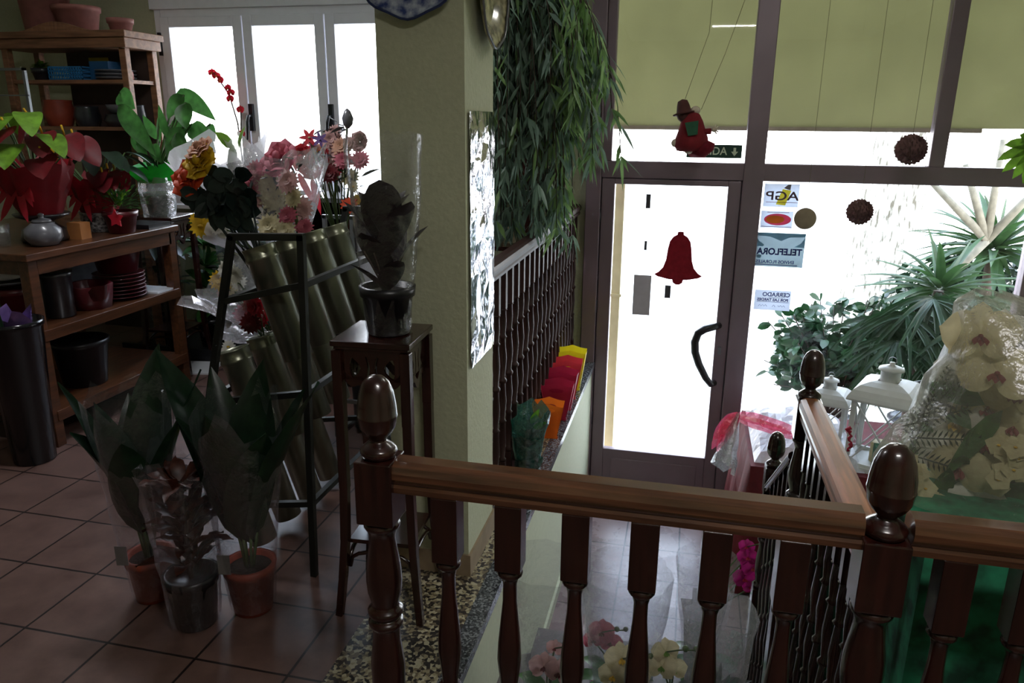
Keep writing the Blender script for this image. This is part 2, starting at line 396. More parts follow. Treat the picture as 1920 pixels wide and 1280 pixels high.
def rdir(zmin=-1, zmax=1):
    z = rnd(zmin, zmax); t = rnd(0, 2*PI); r = math.sqrt(max(0, 1-z*z)); return Vector((r*math.cos(t), r*math.sin(t), z))
def wrapcone(mb, base, top, r0, r1, n=28, rows=7, jag=.12, cr=.06, mi=0, flare=1.0, a0=0, a1=2*PI):
    base, top = Vector(base), Vector(top); u, v, a = basis(top-base); L = (top-base).length; vs = []; fs = []; full = a1-a0 > 6.2
    cols = n if full else n+1
    ph = [rnd(-1, 1) for _ in range(cols)]
    for k in range(rows+1):
        t = k/rows; r = r0+(r1-r0)*t**flare
        for i in range(cols):
            th = a0+(a1-a0)*i/n; rr = r*(1+cr*ph[i]*(.4+t)+rnd(-cr, cr)*.6)
            z = L*t*(1+jag*ph[(i*3) % cols]*t)
            vs.append(base+a*z+(u*math.cos(th)+v*math.sin(th))*rr)
    for k in range(rows):
        for i in range(n):
            j = (i+1) % cols; fs.append((k*cols+i, k*cols+j, (k+1)*cols+j, (k+1)*cols+i))
    return mb.add(vs, fs, mi, True)
def potprof(r, h, taper=.78, rim=.012):
    return [(r*taper*.9, 0), (r*taper, .003), (r*.97, h-.03), (r+rim*.3, h-.03), (r+rim*.6, h), (r-.006, h), (r-.01, h-.02), (.005, h-.022)]
CAMM = SC.camera.matrix_world.copy(); CAMR = CAMM.to_3x3(); CAMC = CAMM.translation.copy()
def at(x, y, Y):
    """the point of the plane at depth Y that lies on the sight line through photo pixel x, y"""
    v = CAMR @ Vector(((x-960)/1421, -(y-640)/1421, -1)); return CAMC+v*(Y/v.y)
def seed(n):
    global R; R = random.Random(n)
# ------------------------------------------------------------------ the setting
LZ = -.97
def sbox(name, a, b, m, label=None): return struct(MB().bx(a, b).build(name, m), label)
sbox('floor', (-5.2, -2, -.1), (-.95, 5, 0), 'tile')
sbox('floor_landing', (-.95, -2, -.1), (2.2, 1.38, 0), 'tile')
sbox('floor_terrazzo_strip', (-.95, 1.38, -.1), (-.62, 5, .001), 'terrazzo')
sbox('floor_lower', (-.6, 1.3, LZ-.1), (2.2, 5, LZ), 'tile2')
sbox('wall_stairwell_left', (-.68, 1.38, LZ-.1), (-.575, 4.96, -.035), 'wallpale')
sbox('trim_1', (-.622, 1.38, -.035), (-.56, 4.95, .003), 'granite')
sbox('wall_stairwell_rear', (-.575, 1.3, LZ), (2.2, 1.38, -.1), 'wallpale')
sbox('baseboard_stairwell', (-.575, 3.16, LZ), (-.562, 4.95, LZ+.07), 'wallpale')
mb = MB()
for k in range(6):
    y0 = 1.38+.3*k; z1 = -.155*(k+1)
    if k < 5: mb.bx((-.575, y0, LZ), (.33, y0+.3, z1))
    if k == 4: mb.bx((-.575, y0+.3, LZ), (.33, 3.12, z1-.02))
struct(mb.build('floor_steps', 'greystone'))
mb = MB()
for k in range(5):
    y0 = 1.38+.3*k; z1 = -.155*(k+1)
    mb.prism([(-.575, y0, z1), (-.575, y0+.3, z1), (-.575, y0+.3, z1+.02), (-.575, y0+.06, z1+.19), (-.575, y0, z1+.19)], (.012, 0, 0))
struct(mb.build('trim_2', 'greystone'))
sbox('wall_left', (-5.3, -2, 0), (-5.2, 5, 2.75), 'wall')
sbox('wall_right', (2.2, -2, LZ-.1), (2.3, 5.1, 2.75), 'wall')
sbox('wall_rear', (-5.3, -2.1, -.1), (2.3, -2, 2.75), 'wall')
sbox('ceiling', (-5.3, -2.1, 2.72), (2.3, 5.1, 2.82), 'ceil')
mb = MB()
mb.bx((-5.3, 5, -.1), (-3.72, 5.14, 2.72)).bx((-3.72, 5, 2.42), (-1.82, 5.14, 2.72)).bx((-3.72, 5, -.1), (-1.82, 5.14, .98)).bx((-1.82, 5, -.1), (-.66, 5.14, 2.72)).bx((2.0, 5, LZ-.1), (2.3, 5.14, 2.72)).bx((-.66, 5, 2.66), (2.0, 5.14, 2.72))
struct(mb.build('wall_front', 'wall'))
struct(MB().bx((-.965, 2.305, 0), (-.685, 2.645, 2.72)).build('wall_pillar', 'wall'))
sbox('baseboard_pillar', (-.974, 2.296, 0), (-.676, 2.654, .085), 'skirt')
sbox('baseboard_front', (-5.2, 4.985, 0), (-.66, 5, .08), 'skirt')
sbox('ground', (-30, 5.14, LZ-.15), (30, 40, LZ-.05), 'ground')
sbox('trim_3', (.43, 4.9, LZ), (2.2, 5.06, -.42), 'brown_alu')

# aluminium window on the left
def frame_bars(mb, x0, x1, z0, z1, y0, y1, w):
    mb.bx((x0, y0, z0), (x0+w, y1, z1)).bx((x1-w, y0, z0), (x1, y1, z1)).bx((x0+w, y0, z0), (x1-w, y1, z0+w)).bx((x0+w, y0, z1-w), (x1-w, y1, z1))
mb = MB(); frame_bars(mb, -3.72, -1.82, .98, 2.30, 4.97, 5.08, .05)
mb.bx((-3.74, 4.95, 2.30), (-1.80, 5.1, 2.44))
mb.bx((-3.74, 4.86, .95), (-1.80, 5.02, .98))
wf = struct(B(mb.build('window_1', 'white_alu'), .004))
for x0, x1 in ((-3.67, -3.045), (-3.035, -2.44), (-2.43, -1.87)):
    mb = MB(); frame_bars(mb, x0, x1, 1.03, 2.25, 4.955, 5.02, .068)
    s = B(mb.build('window_sash', 'white_alu', wf), .004)
    MB().bx((x0+.068, 4.985, 1.098), (x1-.068, 4.99, 2.182)).build('window_pane', 'glass', s)
for x in (-3.015, -2.415):
    mb = MB().bx((x-.012, 4.93, 1.50), (x+.018, 4.955, 1.68)); mb.tube([(x+.003, 4.93, 1.60), (x+.003, 4.90, 1.60), (x-.006, 4.895, 1.56), (x-.016, 4.895, 1.44)], [.011, .011, .012, .007], 8)
    mb.build('window_handle', 'black', wf)
mb = MB().bx((-3.69, 4.94, 2.0), (-3.67, 4.96, 2.15)); mb.build('window_hinge', 'black', wf)
# shopfront frame, blind, panes, door
mb = MB()
mb.bx((-.66, 4.93, LZ), (-.565, 5.03, 2.66)).bx((-.565, 4.95, 1.24), (1.95, 5.03, 1.345)).bx((-.565, 4.95, 1.345), (-.505, 5.02, 2.66))
mb.bx((.305, 4.94, LZ), (.425, 5.03, 2.66)).bx((1.335, 4.95, 1.345), (1.42, 5.03, 2.66)).bx((1.93, 4.94, LZ), (2.03, 5.03, 2.66))
sf = struct(B(mb.build('window_2', 'brown_alu'), .005))
for x0, x1, z0, z1 in ((-.505, .305, 1.345, 2.66), (.425, 1.335, 1.345, 2.66), (1.42, 1.93, 1.345, 2.66), (.425, 1.93, -.42, 1.24)):
    MB().bx((x0, 4.985, z0), (x1, 4.99, z1)).build('window_pane', 'glass', sf)
mb = MB(); 
mb.bx((-.64, 5.2, 1.56), (2.1, 5.215, 2.75))
bl = mb.build('roller_blind', 'blind', None, (.6, 5.2, 1.56)); tag(bl, 'olive beige roller blind lowered outside the upper panes', 'blind')
MB().bx((-.64, 5.19, 1.535), (1.66, 5.225, 1.56)).build('bottom_bar', 'shutbar', bl)
d = MB()
d.bx((-.56, 4.96, LZ+.01), (-.478, 5.01, 1.235)).bx((.222, 4.96, LZ+.01), (.30, 5.01, 1.235)).bx((-.478, 4.96, 1.20), (.222, 5.01, 1.235)).bx((-.478, 4.96, LZ+.01), (.222, 5.01, -.635))
d.bx((-.565, 5.012, LZ), (-.55, 5.028, 1.24)).bx((.29, 5.012, LZ), (.305, 5.028, 1.24)).bx((-.55, 5.012, 1.225), (.29, 5.028, 1.24))
d.bx((-.42, 4.95, LZ+.08), (.17, 4.97, -.70))
dr = struct(B(d.build('door_1', 'brown_alu'), .004))
MB().bx((-.478, 4.985, -.635), (.222, 4.99, 1.2)).build('door_pane', 'glass', dr)
MB().tube([(.24, 4.95, .315), (.2, 4.9, .315), (.15, 4.89, .30), (.11, 4.89, .27), (.093, 4.89, .21), (.1, 4.89, .14), (.13, 4.89, .06), (.18, 4.89, -.03), (.215, 4.9, -.075), (.24, 4.95, -.08)], [.022, .024, .026, .027, .027, .026, .025, .023, .021, .02], 10).build('door_handle', 'black', dr)
MB().bx((.245, 4.945, .12), (.265, 4.96, .17)).build('door_lock', 'greysteel', dr)
for z in (-.45, .35, .95): MB().lathe((-.568, 4.945, z), [(.011, 0), (.011, .09)], 10).build('door_hinge', 'black', dr)
gd = MB().bx((-.49, 5.16, LZ-.05), (-.43, 5.2, 1.3)).bx((-.50, 5.15, .42), (-.42, 5.17, .44)).build('blind_guide_post', 'strip', None, (-.46, 5.18, LZ-.05)); tag(gd, 'cream vertical post outside the door glass on its left', 'post')

# ------------------------------------------------------------------ turned railings
NEWEL = [(.002, 0), (.014, -.003), (.026, -.014), (.034, -.034), (.0385, -.06), (.0395, -.08), (.041, -.083), (.0395, -.088), (.037, -.105), (.029, -.12), (.018, -.131), (.016, -.137), (.025, -.143), (.036, -.152), (.038, -.16), (.034, -.168), (.03, -.172)]
NEWEL2 = [(.030, -.31), (.038, -.318), (.038, -.326), (.031, -.334), (.027, -.35), (.030, -.38), (.036, -.42), (.038, -.45), (.036, -.48), (.028, -.51), (.031, -.517), (.038, -.523), (.038, -.533), (.031, -.539), (.031, -.545), (.038, -.551), (.037, -.561), (.030, -.567), (.030, -.60), (.037, -.66), (.036, -.72), (.028, -.78), (.038, -.79), (.038, -.80), (.03, -.81)]
def newel(x, y, ztop, zbot, s=1.0):
    mb = MB(); c = (x, y, ztop)
    mb.lathe(c, [(r*s, z*s) for r, z in reversed(NEWEL)], 20)
    h = .039*s
    mb.bx((x-h, y-h, ztop-.31*s), (x+h, y+h, ztop-.172*s))
    mb.lathe(c, [(r*s, z*s) for r, z in reversed(NEWEL2)], 20)
    mb.bx((x-h, y-h, zbot), (x+h, y+h, ztop-.81*s))
    return mb
BAL = [(.019, 0), (.026, -.008), (.026, -.016), (.018, -.024), (.014, -.04), (.0145, -.08), (.019, -.13), (.0235, -.18), (.025, -.22), (.021, -.26), (.016, -.30), (.024, -.308), (.024, -.318), (.017, -.326), (.02, -.36), (.024, -.42), (.017, -.50), (.024, -.508), (.02, -.52)]
def baluster(x, y, ztop, zbot):
    mb = MB(); sq = ztop-.145; h = .0265
    mb.bx((x-h, y-h, sq), (x+h, y+h, ztop))
    mb.lathe((x, y, sq), [(r, z) for r, z in reversed(BAL)], 14)
    mb.bx((x-h, y-h, zbot), (x+h, y+h, sq-.515))
    return mb
RAILSEC = [(-.024, 0), (.024, 0), (.026, .012), (.022, .018), (.024, .024), (.031, .032), (.032, .045), (.028, .058), (.016, .066), (-.016, .066), (-.028, .058), (-.032, .045), (-.031, .032), (-.024, .024), (-.022, .018), (-.026, .012)]
def railx(mb, x0, x1, y, z, mi=0): return mb.prism([(x0, y+a, z+b) for a, b in RAILSEC], (x1-x0, 0, 0), mi)
def raily(mb, x, p, q, mi=0, s=1):
    p, q = Vector(p), Vector(q); return mb.prism([(p.x+a*s, p.y, p.z+b*s) for a, b in RAILSEC], q-p, mi)
T = thing('balustrade', 'front dark wooden balustrade with chestnut handrail crossing the bottom of the view', 'balustrade', (-.1, 1.3, 0))
B(part('newel_post', newel(-.572, 1.3, 1.105, 0), 'dark_wood', T, 'newel post at the left end, acorn top'), .003)
B(part('newel_post', newel(.372, 1.3, 1.062, 0), 'dark_wood', T, 'newel post behind which the side railing starts'), .003)
part('handrail', railx(railx(MB(), -.533, .333, 1.3, .868), .411, 1.5, 1.3, .868), 'rail_wood', T, 'chestnut moulded handrail')
b0 = B(part('baluster', baluster(0, 1.3, .868, 0), 'dark_wood', T), .002)
xs = [-.43, -.30, -.168, -.038, .092, .226, .492, .612, .742, .872]
b0.location.x += xs[0]
for x in xs[1:]: copypart(b0, (x-xs[0], 0, 0))

T = thing('side_railing', 'wooden side railing running from the front balustrade towards the shop door', 'railing', (.37, 1.75, 0))
B(part('newel_post', newel(.375, 2.2, .965, -.44, .86), 'dark_wood', T, 'far newel post'), .003)
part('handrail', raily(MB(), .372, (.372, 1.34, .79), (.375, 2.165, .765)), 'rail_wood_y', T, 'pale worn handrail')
part('bottom_rail', MB().bar((.372, 1.34, .02), (.372, 2.165, -.02), .04, .03), 'dark_wood', T)
def slim(x, y, z0, z1, s=1):
    mb = MB(); L = z1-z0; h = .011*s
    mb.bx((x-h, y-h, z1-.17*L), (x+h, y+h, z1)); mb.bx((x-h, y-h, z0), (x+h, y+h, z0+.1*L))
    pr = [(.009, .10), (.013, .11), (.008, .12), (.012, .2), (.009, .29), (.013, .30), (.0075, .31), (.0125, .40), (.008, .48), (.013, .49), (.013, .50), (.0075, .51), (.0125, .6), (.0075, .69), (.013, .7), (.008, .71), (.011, .77), (.009, .82), (.013, .825), (.01, .83)]
    mb.lathe((x, y, z0), [(r*s, z*L) for r, z in pr], 10); return mb
b0 = part('baluster', slim(.372, 1.42, .02, .80, 1.15), 'dark_wood', T)
for k in range(1, 9): copypart(b0, (0, .083*k, -.003*k))

T = thing('stair_railing', 'lower stair railing with an acorn newel below the side railing', 'railing', (.37, 2.5, LZ))
B(part('newel_post', newel(.372, 2.72, .50, LZ, .80), 'dark_wood', T), .003)
part('handrail', raily(MB(), .36, (.362, 2.245, .59), (.36, 2.7, .26), s=.6), 'greysteel' if 0 else 'dark_wood', T)
for k in range(5): part('baluster', slim(.365, 2.28+.085*k, -.5-.06*k, .56-.062*k, 1), 'dark_wood', T)

T = thing('ledge_railing', 'long railing of thin turned balusters along the stairwell ledge', 'railing', (-.76, 3.8, 0))
mb = raily(MB(), -.72, (-.72, 2.66, 1.0), (-.72, 4.96, 1.0))
part('handrail', mb, 'dark_wood2', T)
part('bottom_rail', MB().bx((-.74, 2.66, .03), (-.70, 4.96, .06)), 'dark_wood2', T)
b0 = part('baluster', slim(-.72, 2.72, .06, 1.0, 1.35), 'dark_wood2', T)
for k in range(1, 20): copypart(b0, (0, .115*k, 0))
# ------------------------------------------------------------------ long display table
T = thing('display_table', 'long wooden display table with two shelves, loaded with red-wrapped plants', 'table', (-3.5, 3.4, 0))
B(part('tabletop', MB().bx((-4.15, 2.86, .935), (-2.96, 3.96, .97)), 'table_wood', T), .004)
mb = MB().bx((-2.995, 2.93, .865), (-2.975, 3.9, .935)).bx((-4.13, 2.895, .865), (-2.995, 2.915, .935))
part('apron', mb, 'table_wood', T)
for x in (-4.12, -3.03):
    for y in (2.875, 3.88): B(part('leg', MB().bx((x, y, 0), (x+.055, y+.055, .935)), 'table_wood', T), .003)
for z, h in ((.54, .055), (.13, .055)): B(part('shelf', MB().bx((-4.12, 2.9, z), (-2.97, 3.92, z+h)), 'table_wood', T), .003)

def simple(name, mb, mats, loc, label, cat, group=None): return tag(mb.build(name, mats, None, loc), label, cat, group)
# plates and pots on the shelves
for k in range(7):
    z = .595+.021*k
    o = simple('plate', MB().lathe((-3.13, 3.62, z), [(.05, 0), (.06, .003), (.135, .018), (.137, .021), (.125, .02), (.05, .006)], 24), 'maroon', (-3.13, 3.62, z), 'maroon plate in the stack on the middle shelf of the display table', 'plate', 'maroon plates stacked on the middle shelf')
mb = MB().lathe((-3.13, 3.62, .745), potprof(.13, .15), 20); simple('flower_bowl', mb, 'maroon', (-3.13, 3.62, .745), 'maroon bowl on top of the stack of maroon plates', 'bowl')
simple('folded_pot_cover', MB().lathe((-3.10, 3.36, .595), [(.085, 0), (.10, .05), (.125, .13), (.12, .135), (.09, .05)], 7, wob=.12), 'maroon', (-3.1, 3.36, .595), 'dark red crumpled pot cover in front of the maroon plates', 'pot cover')
mb = MB().lathe((-3.12, 3.17, .595), [(.062, 0), (.07, .005), (.07, .2), (.078, .21), (.078, .235), (.066, .235)], 20)
simple('lidded_jar', mb, 'darkcer', (-3.12, 3.17, .595), 'dark cylindrical jar standing beside the maroon plates', 'jar')
simple('twine_roll', MB().lathe((-3.24, 3.32, .74), [(.035, 0), (.04, .01), (.034, .07), (.04, .13), (.036, .14)], 14), 'cork', (-3.24, 3.32, .595+.145), 'pale roll of twine standing behind the dark jar', 'twine')
simple('storage_tin', MB().lathe((-3.24, 3.32, .595), [(.05, 0), (.055, .005), (.055, .14), (.05, .145)], 14), 'black', (-3.24, 3.32, .595), 'black tin under the pale roll of twine', 'tin')
simple('flower_bowl', MB().lathe((-3.23, 3.02, .595), potprof(.085, .175, .85), 20), 'maroon', (-3.23, 3.02, .595), 'maroon pot at the near end of the middle shelf', 'pot')
simple('oval_dish', MB().lathe((-3.29, 3.045, .772), [(.04, 0), (.11, .02), (.12, .03), (.04, .012)], 20), 'greycer', (-3.26, 3.02, .772), 'pale grey dish lying on the maroon pot', 'dish')
simple('oval_dish', MB().lathe((-3.29, 3.045, .803), [(.04, 0), (.11, .018), (.125, .05), (.115, .045), (.04, .012)], 20), 'white', (-3.26, 3.02, .803), 'white dish, topmost of the two on the maroon pot', 'dish')
simple('glass_bowl', MB().lathe((-3.47, 3.0, .595), [(.05, 0), (.09, .02), (.1, .12), (.085, .17), (.08, .16), (.09, .1), (.05, .03)], 20), 'lavender', (-3.47, 3.0, .595), 'lavender bowl at the left edge of the picture on the middle shelf', 'bowl')
simple('slatted_crate', MB().bx((-3.95, 3.55, .595), (-3.45, 3.85, .86)), 'greycer', (-3.7, 3.7, .595), 'grey weathered crate behind the lavender bowl', 'crate')
for x, y, r, h, l in ((-3.16, 3.3, .14, .25, 'large black pot on the bottom shelf of the display table'), (-3.4, 3.12, .12, .22, 'black pot behind the near table leg on the bottom shelf')):
    simple('planter_pot', MB().lathe((x, y, .185), potprof(r, h), 22), 'black', (x, y, .185), l, 'pot')
simple('kraft_box', MB().bx((-3.6, 3.45, .185), (-3.42, 3.6, .30)), 'card', (-3.5, 3.5, .185), 'small kraft box at the back of the bottom shelf', 'box')

# tall black flower bucket on the floor, with two things inside
T = thing('flower_bucket', 'tall black flower bucket standing in front of the display table', 'bucket', (-2.98, 2.74, 0))
part('bucket', MB().lathe((-2.98, 2.74, 0), [(.085, 0), (.09, .005), (.125, .66), (.132, .665), (.132, .69), (.122, .69), (.085, .02)], 26), 'blackgloss', T)
simple('foil_bouquet_sleeve', wrapcone(MB(), (-2.94, 2.74, .5), (-2.91, 2.72, .78), .03, .07, 12, 4, .3, .2), 'violet', (-2.94, 2.74, .5), 'small violet and red foil sleeve sticking out of the black bucket', 'flower sleeve')
simple('green_bottle', MB().lathe((-3.05, 2.75, .3), [(.03, 0), (.032, .3), (.012, .4), (.012, .48)], 12), 'leafdk', (-3.05, 2.75, .3), 'dark green bottle neck sticking out of the black bucket', 'bottle')

# things on the table top
def bushy(mb, c, n, L, W, mi=0, spread=.9, zmin=.2, prof='lance', up=0, curve=-.35, stemlen=.0, wave=0):
    c = Vector(c)
    for i in range(n):
        d = rdir(zmin, 1); d = Vector((d.x*spread, d.y*spread, d.z+up)).normalized()
        l = L*rnd(.7, 1.15); b = c+d*stemlen*rnd(.2, 1)
        mb.leaf(b, d, Vector((0, 0, 1)) if abs(d.z) < .9 else Vector((1, 0, 0)), l, W*rnd(.7, 1.2), (rnd(-.1, .1), rnd(-.1, .1), curve), .3, 5, prof, mi, wave)
def redplant(loc, h, label, seed, s=1, lf='leafbt', fl='deepred'):
    global R; R = random.Random(seed)
    x, y, z = loc; T = thing('wrapped_anthurium', label, 'potted plant', loc)
    part('pot', MB().lathe((x, y, z), potprof(.075*s, .13*s), 20), 'terracotta', T)
    mb = wrapcone(MB(), (x, y, z+.0), (x, y, z+.24*s), .09*s, .17*s, 30, 6, .12, .12); part('wrapping', mb, 'redwrap', T)
    mb = MB(); bow = Vector((x, y-.1*s, z+.16*s))
    for k in range(6):
        a = rnd(-.6, 3.7); mb.leaf(bow, (math.cos(a), -.3, math.sin(a)), (0, -1, .2), .11*s, .045*s, (0, 0, -.6), .1, 5, 'strap')
    for k in (-1, 1): mb.leaf(bow, (k*.3, -.3, -1), (0, -1, .2), .2*s, .045*s, (k*.1, 0, 0), .1, 5, 'strap')
    part('ribbon_bow', mb, 'ribbon', T)
    mb = MB()
    for k in range(11):
        a = rnd(0, 6.28); e = rnd(.5, 1.3); d = Vector((math.cos(a), math.sin(a), e*1.3)).normalized(); L = rnd(.75, 1.1)*h
        p = Vector((x, y, z+.12*s)); q = p+d*L
        mb.tube([p, p+d*L*.6, q], .004, 5, 1); o = Vector((math.cos(a), math.sin(a), -.1))
        mb.leaf(q, o, Vector((0, 0, 1)), .16*s, .11*s, (0, 0, -.5), .15, 13, 'spade', 0, 0, 2)
    part('foliage', mb, [lf, 'stem'], T)
    for k in range(9):
        a = rnd(0, 6.28); d = Vector((math.cos(a)*.8, math.sin(a)*.8-.25, rnd(.6, 1.5))).normalized(); L = rnd(.55, .95)*h
        p = Vector((x, y, z+.12*s)); q = p+d*L; mb = MB().tube([p, q], .004, 5, 1)
        o = Vector((d.x, d.y-.4, -.35)); mb.leaf(q, o, Vector((0, -.4, 1)), .14*s, .13*s, (0, 0, -.3), .2, 13, 'spade', 0, .03, 2)
        mb.tube([q, q+Vector((d.x*.03, -.03, .05))], .005, 6, 2)
        part('bloom', mb, [fl, 'stem', 'yellow'], T)
    R = random.Random(seed+1)
redplant((-3.22, 3.25, 1.11), .40, 'red-wrapped anthurium with lime leaves at the left edge, raised on a dark pedestal bowl', 11, 1.1)
redplant((-3.20, 3.62, 1.06), .30, 'red-wrapped anthurium with dark leaves standing in the ornate pot', 12, .9, 'leafdk')
mb = MB().lathe((-3.22, 3.25, .97), [(.1, 0), (.11, .01), (.1, .06), (.06, .085), (.05, .1), (.12, .125), (.13, .14), (.12, .14)], 26)
simple('pedestal_bowl', mb, 'darkcer', (-3.22, 3.25, .97), 'dark grey glazed pedestal bowl carrying the left red-wrapped plant', 'bowl')
T = thing('teapot', 'grey glazed teapot in front of the pedestal bowl', 'teapot', (-3.07, 3.06, .97))
T['label'] = 'squat grey glazed jar with knobbed lid near the table corner'; T['category'] = 'jar'; T.name = 'glazed_jar'
part('body', MB().lathe((-3.10, 3.12, .97), [(.04, 0), (.06, .005), (.085, .04), (.082, .08), (.05, .11), (.045, .115)], 22), 'greycer', T)
part('lid', MB().lathe((-3.10, 3.12, 1.085), [(.048, 0), (.04, .012), (.012, .02), (.012, .03), (.016, .036), (.004, .044)], 18), 'greycer', T)
simple('glass_vase', MB().lathe((-3.26, 3.02, .97), [(.04, 0), (.042, .002), (.05, .11), (.047, .11), (.038, .01)], 20, cap=False), 'clear', (-3.26, 3.02, .97), 'clear glass vase at the left edge of the table top', 'vase')
mb = MB().lathe((-3.20, 3.62, .97), [(.07, 0), (.075, .005), (.095, .05), (.1, .1), (.105, .11), (.09, .11), (.09, .09)], 22)
simple('ornate_pot', mb, 'lace', (-3.20, 3.62, .97), 'grey patterned pot under the second red-wrapped plant', 'pot')
simple('candle_box', B(MB().bx((-3.145, 3.32, .97), (-3.065, 3.39, 1.055)).build('tmp', 'card'), .01) and MB().bx((-3.145, 3.32, .97), (-3.065, 3.39, 1.055)), 'card', (-3.1, 3.35, .97), 'small square kraft-coloured candle holder on the table edge', 'candle holder')
bpy.data.objects.remove(bpy.data.objects['tmp'])
simple('tinsel_strip', MB().leaf((-3.16, 3.22, 1.11), (.1, -.1, -1), (1, -1, 0), .14, .03, (0, 0, 0), .3, 5, 'strap'), 'silver', (-3.16, 3.22, 1.11), 'narrow silver tinsel strip hanging from the red-wrapped plant to the table', 'tinsel')
T = thing('potted_fern', 'small feathery green plant in a pot with a red star, beside the white-wrapped plant', 'potted plant', (-3.07, 3.62, .97))
T.location = (0, 0, 0); T['_o'] = (0, 0, 0)
part('pot', MB().lathe((-3.05, 3.60, .97), potprof(.085, .12), 20), 'maroon', T)
R = random.Random(3); mb = MB(); bushy(mb, (-3.05, 3.60, 1.1), 240, .05, .014, 0, 1, -.1, 'oval', .2, -.2, .15); part('foliage', mb, 'leaf', T)
mb = MB(); c = Vector((-3.0, 3.50, 1.06))
poly = [c+Vector((.05*(1 if k % 2 == 0 else .55)*math.sin(k*PI/5), 0, .05*(1 if k % 2 == 0 else .55)*math.cos(k*PI/5))) for k in range(10)]
mb.prism(poly, (0, .008, 0)); part('star', mb, 'ribbon', T, 'red star')
mb = MB(); R = random.Random(5)
for k in range(5): mb.leaf((-3.03, 3.58, 1.12), (rnd(-.5, .7), rnd(-.6, .2), 1), (0, -1, 0), .17, .02, (0, 0, -.3), .2, 5, 'blade')
part('grass_blades', mb, 'leafbt', T)
simple('plant_tray', MB().bx((-3.2, 3.74, .97), (-2.99, 3.93, .995)), 'black', (-3.1, 3.83, .97), 'black tray on the far end of the table top', 'tray')

# flared plant stands with pierced aprons
def stand(name, x, y, h, s, rz, label):
    T = thing(name, label, 'plant stand', (x, y, 0)); c = Vector((x, y, 0)); q = Matrix.Rotation(rz, 3, 'Z')
    def P(a, b, z): return c+q @ Vector((a, b, z))
    def quad(mb, a, b, z0, z1):
        pl = [P(-a, -b, z0), P(a, -b, z0), P(a, b, z0), P(-a, b, z0)]; mb.prism(pl, (0, 0, z1-z0))
    mb = MB(); quad(mb, s, s, h-.018, h); quad(mb, s*.94, s*.94, h-.028, h-.018); B(part('top', mb, 'dark_wood', T), .003)
    for i, (sx, sy) in enumerate(((-1, -1), (1, -1), (1, 1), (-1, 1))):
        mb = MB(); ps = []
        for t in (0, .25, .5, .7, .85, .95, 1.0):
            z = (h-.03)*(1-t); e = s*(.86+.02*t+.42*max(0, t-.55)**1.6*2.0); ps.append((P(sx*e, sy*e, z), .0155-.004*t))
        for (p, w), (p2, w2) in zip(ps, ps[1:]): mb.bar(p, p2+(p2-p)*.02, w*2, w*2)
        B(part('leg', mb, 'dark_wood', T), .002)
    for k in range(4):
        mb = MB(); m = q @ Matrix.Rotation(k*PI/2, 3, 'Z')
        def W(a, z, y0): return c+m @ Vector((a, -y0, z))
        zt = h-.03; e = s*.86
        n = 24
        # pierced apron: a top band, a scalloped bottom band and tulip-shaped bars between
        for i in range(n):
            a0, a1 = -e+2*e*i/n, -e+2*e*(i+1)/n
            f = lambda a: zt-.115-.02*math.cos(a/e*PI)-.012*math.cos(a/e*3*PI)
            mb.prism([W(a0, zt-.02, e), W(a1, zt-.02, e), W(a1, zt, e), W(a0, zt, e)], m @ Vector((0, .01, 0)))
            mb.prism([W(a0, f(a0), e), W(a1, f(a1), e), W(a1, f(a1)+.03, e), W(a0, f(a0)+.03, e)], m @ Vector((0, .01, 0)))
        for a, bnd in ((-.75*e, 0), (-.42*e, -.014), (0, 0), (.42*e, .014), (.75*e, 0)):
            w = .024 if bnd else .017
            for i in range(6):
                z0, z1 = zt-.02-.075*i/6, zt-.02-.075*(i+1)/6; g = lambda t: a-bnd*math.sin(t*PI)*1.4
                ww0 = w*(1-.55*math.sin(i/6*PI)); ww1 = w*(1-.55*math.sin((i+1)/6*PI))
                mb.prism([W(g(i/6)-ww0, z0, e), W(g((i+1)/6)-ww1, z1, e), W(g((i+1)/6)+ww1, z1, e), W(g(i/6)+ww0, z0, e)], m @ Vector((0, .01, 0)))
        part('apron', mb, 'dark_wood', T)
    mb = MB(); zz = h*.27; quad(mb, s*.84, s*.84, zz, zz+.014)
    part('lower_shelf', mb, 'dark_wood', T)
    for k in range(4):
        mb = MB(); m = q @ Matrix.Rotation(k*PI/2, 3, 'Z'); e = s*.86
        pts = [c+m @ Vector((e*math.cos(t)*.98, -e, zz-.085+.06*math.sin(t)**.6)) for t in [PI*i/8 for i in range(9)]]
        mb.tube(pts, .007, 6); part('stretcher', mb, 'dark_wood', T)
    return T
stand('plant_stand', -.905, 2.13, .945, .125, .05, 'dark carved plant stand with flared feet in front of the green pillar')
stand('plant_stand', -3.20, 4.14, 1.00, .14, .1, 'dark carved plant stand with flared feet just beyond the display table')

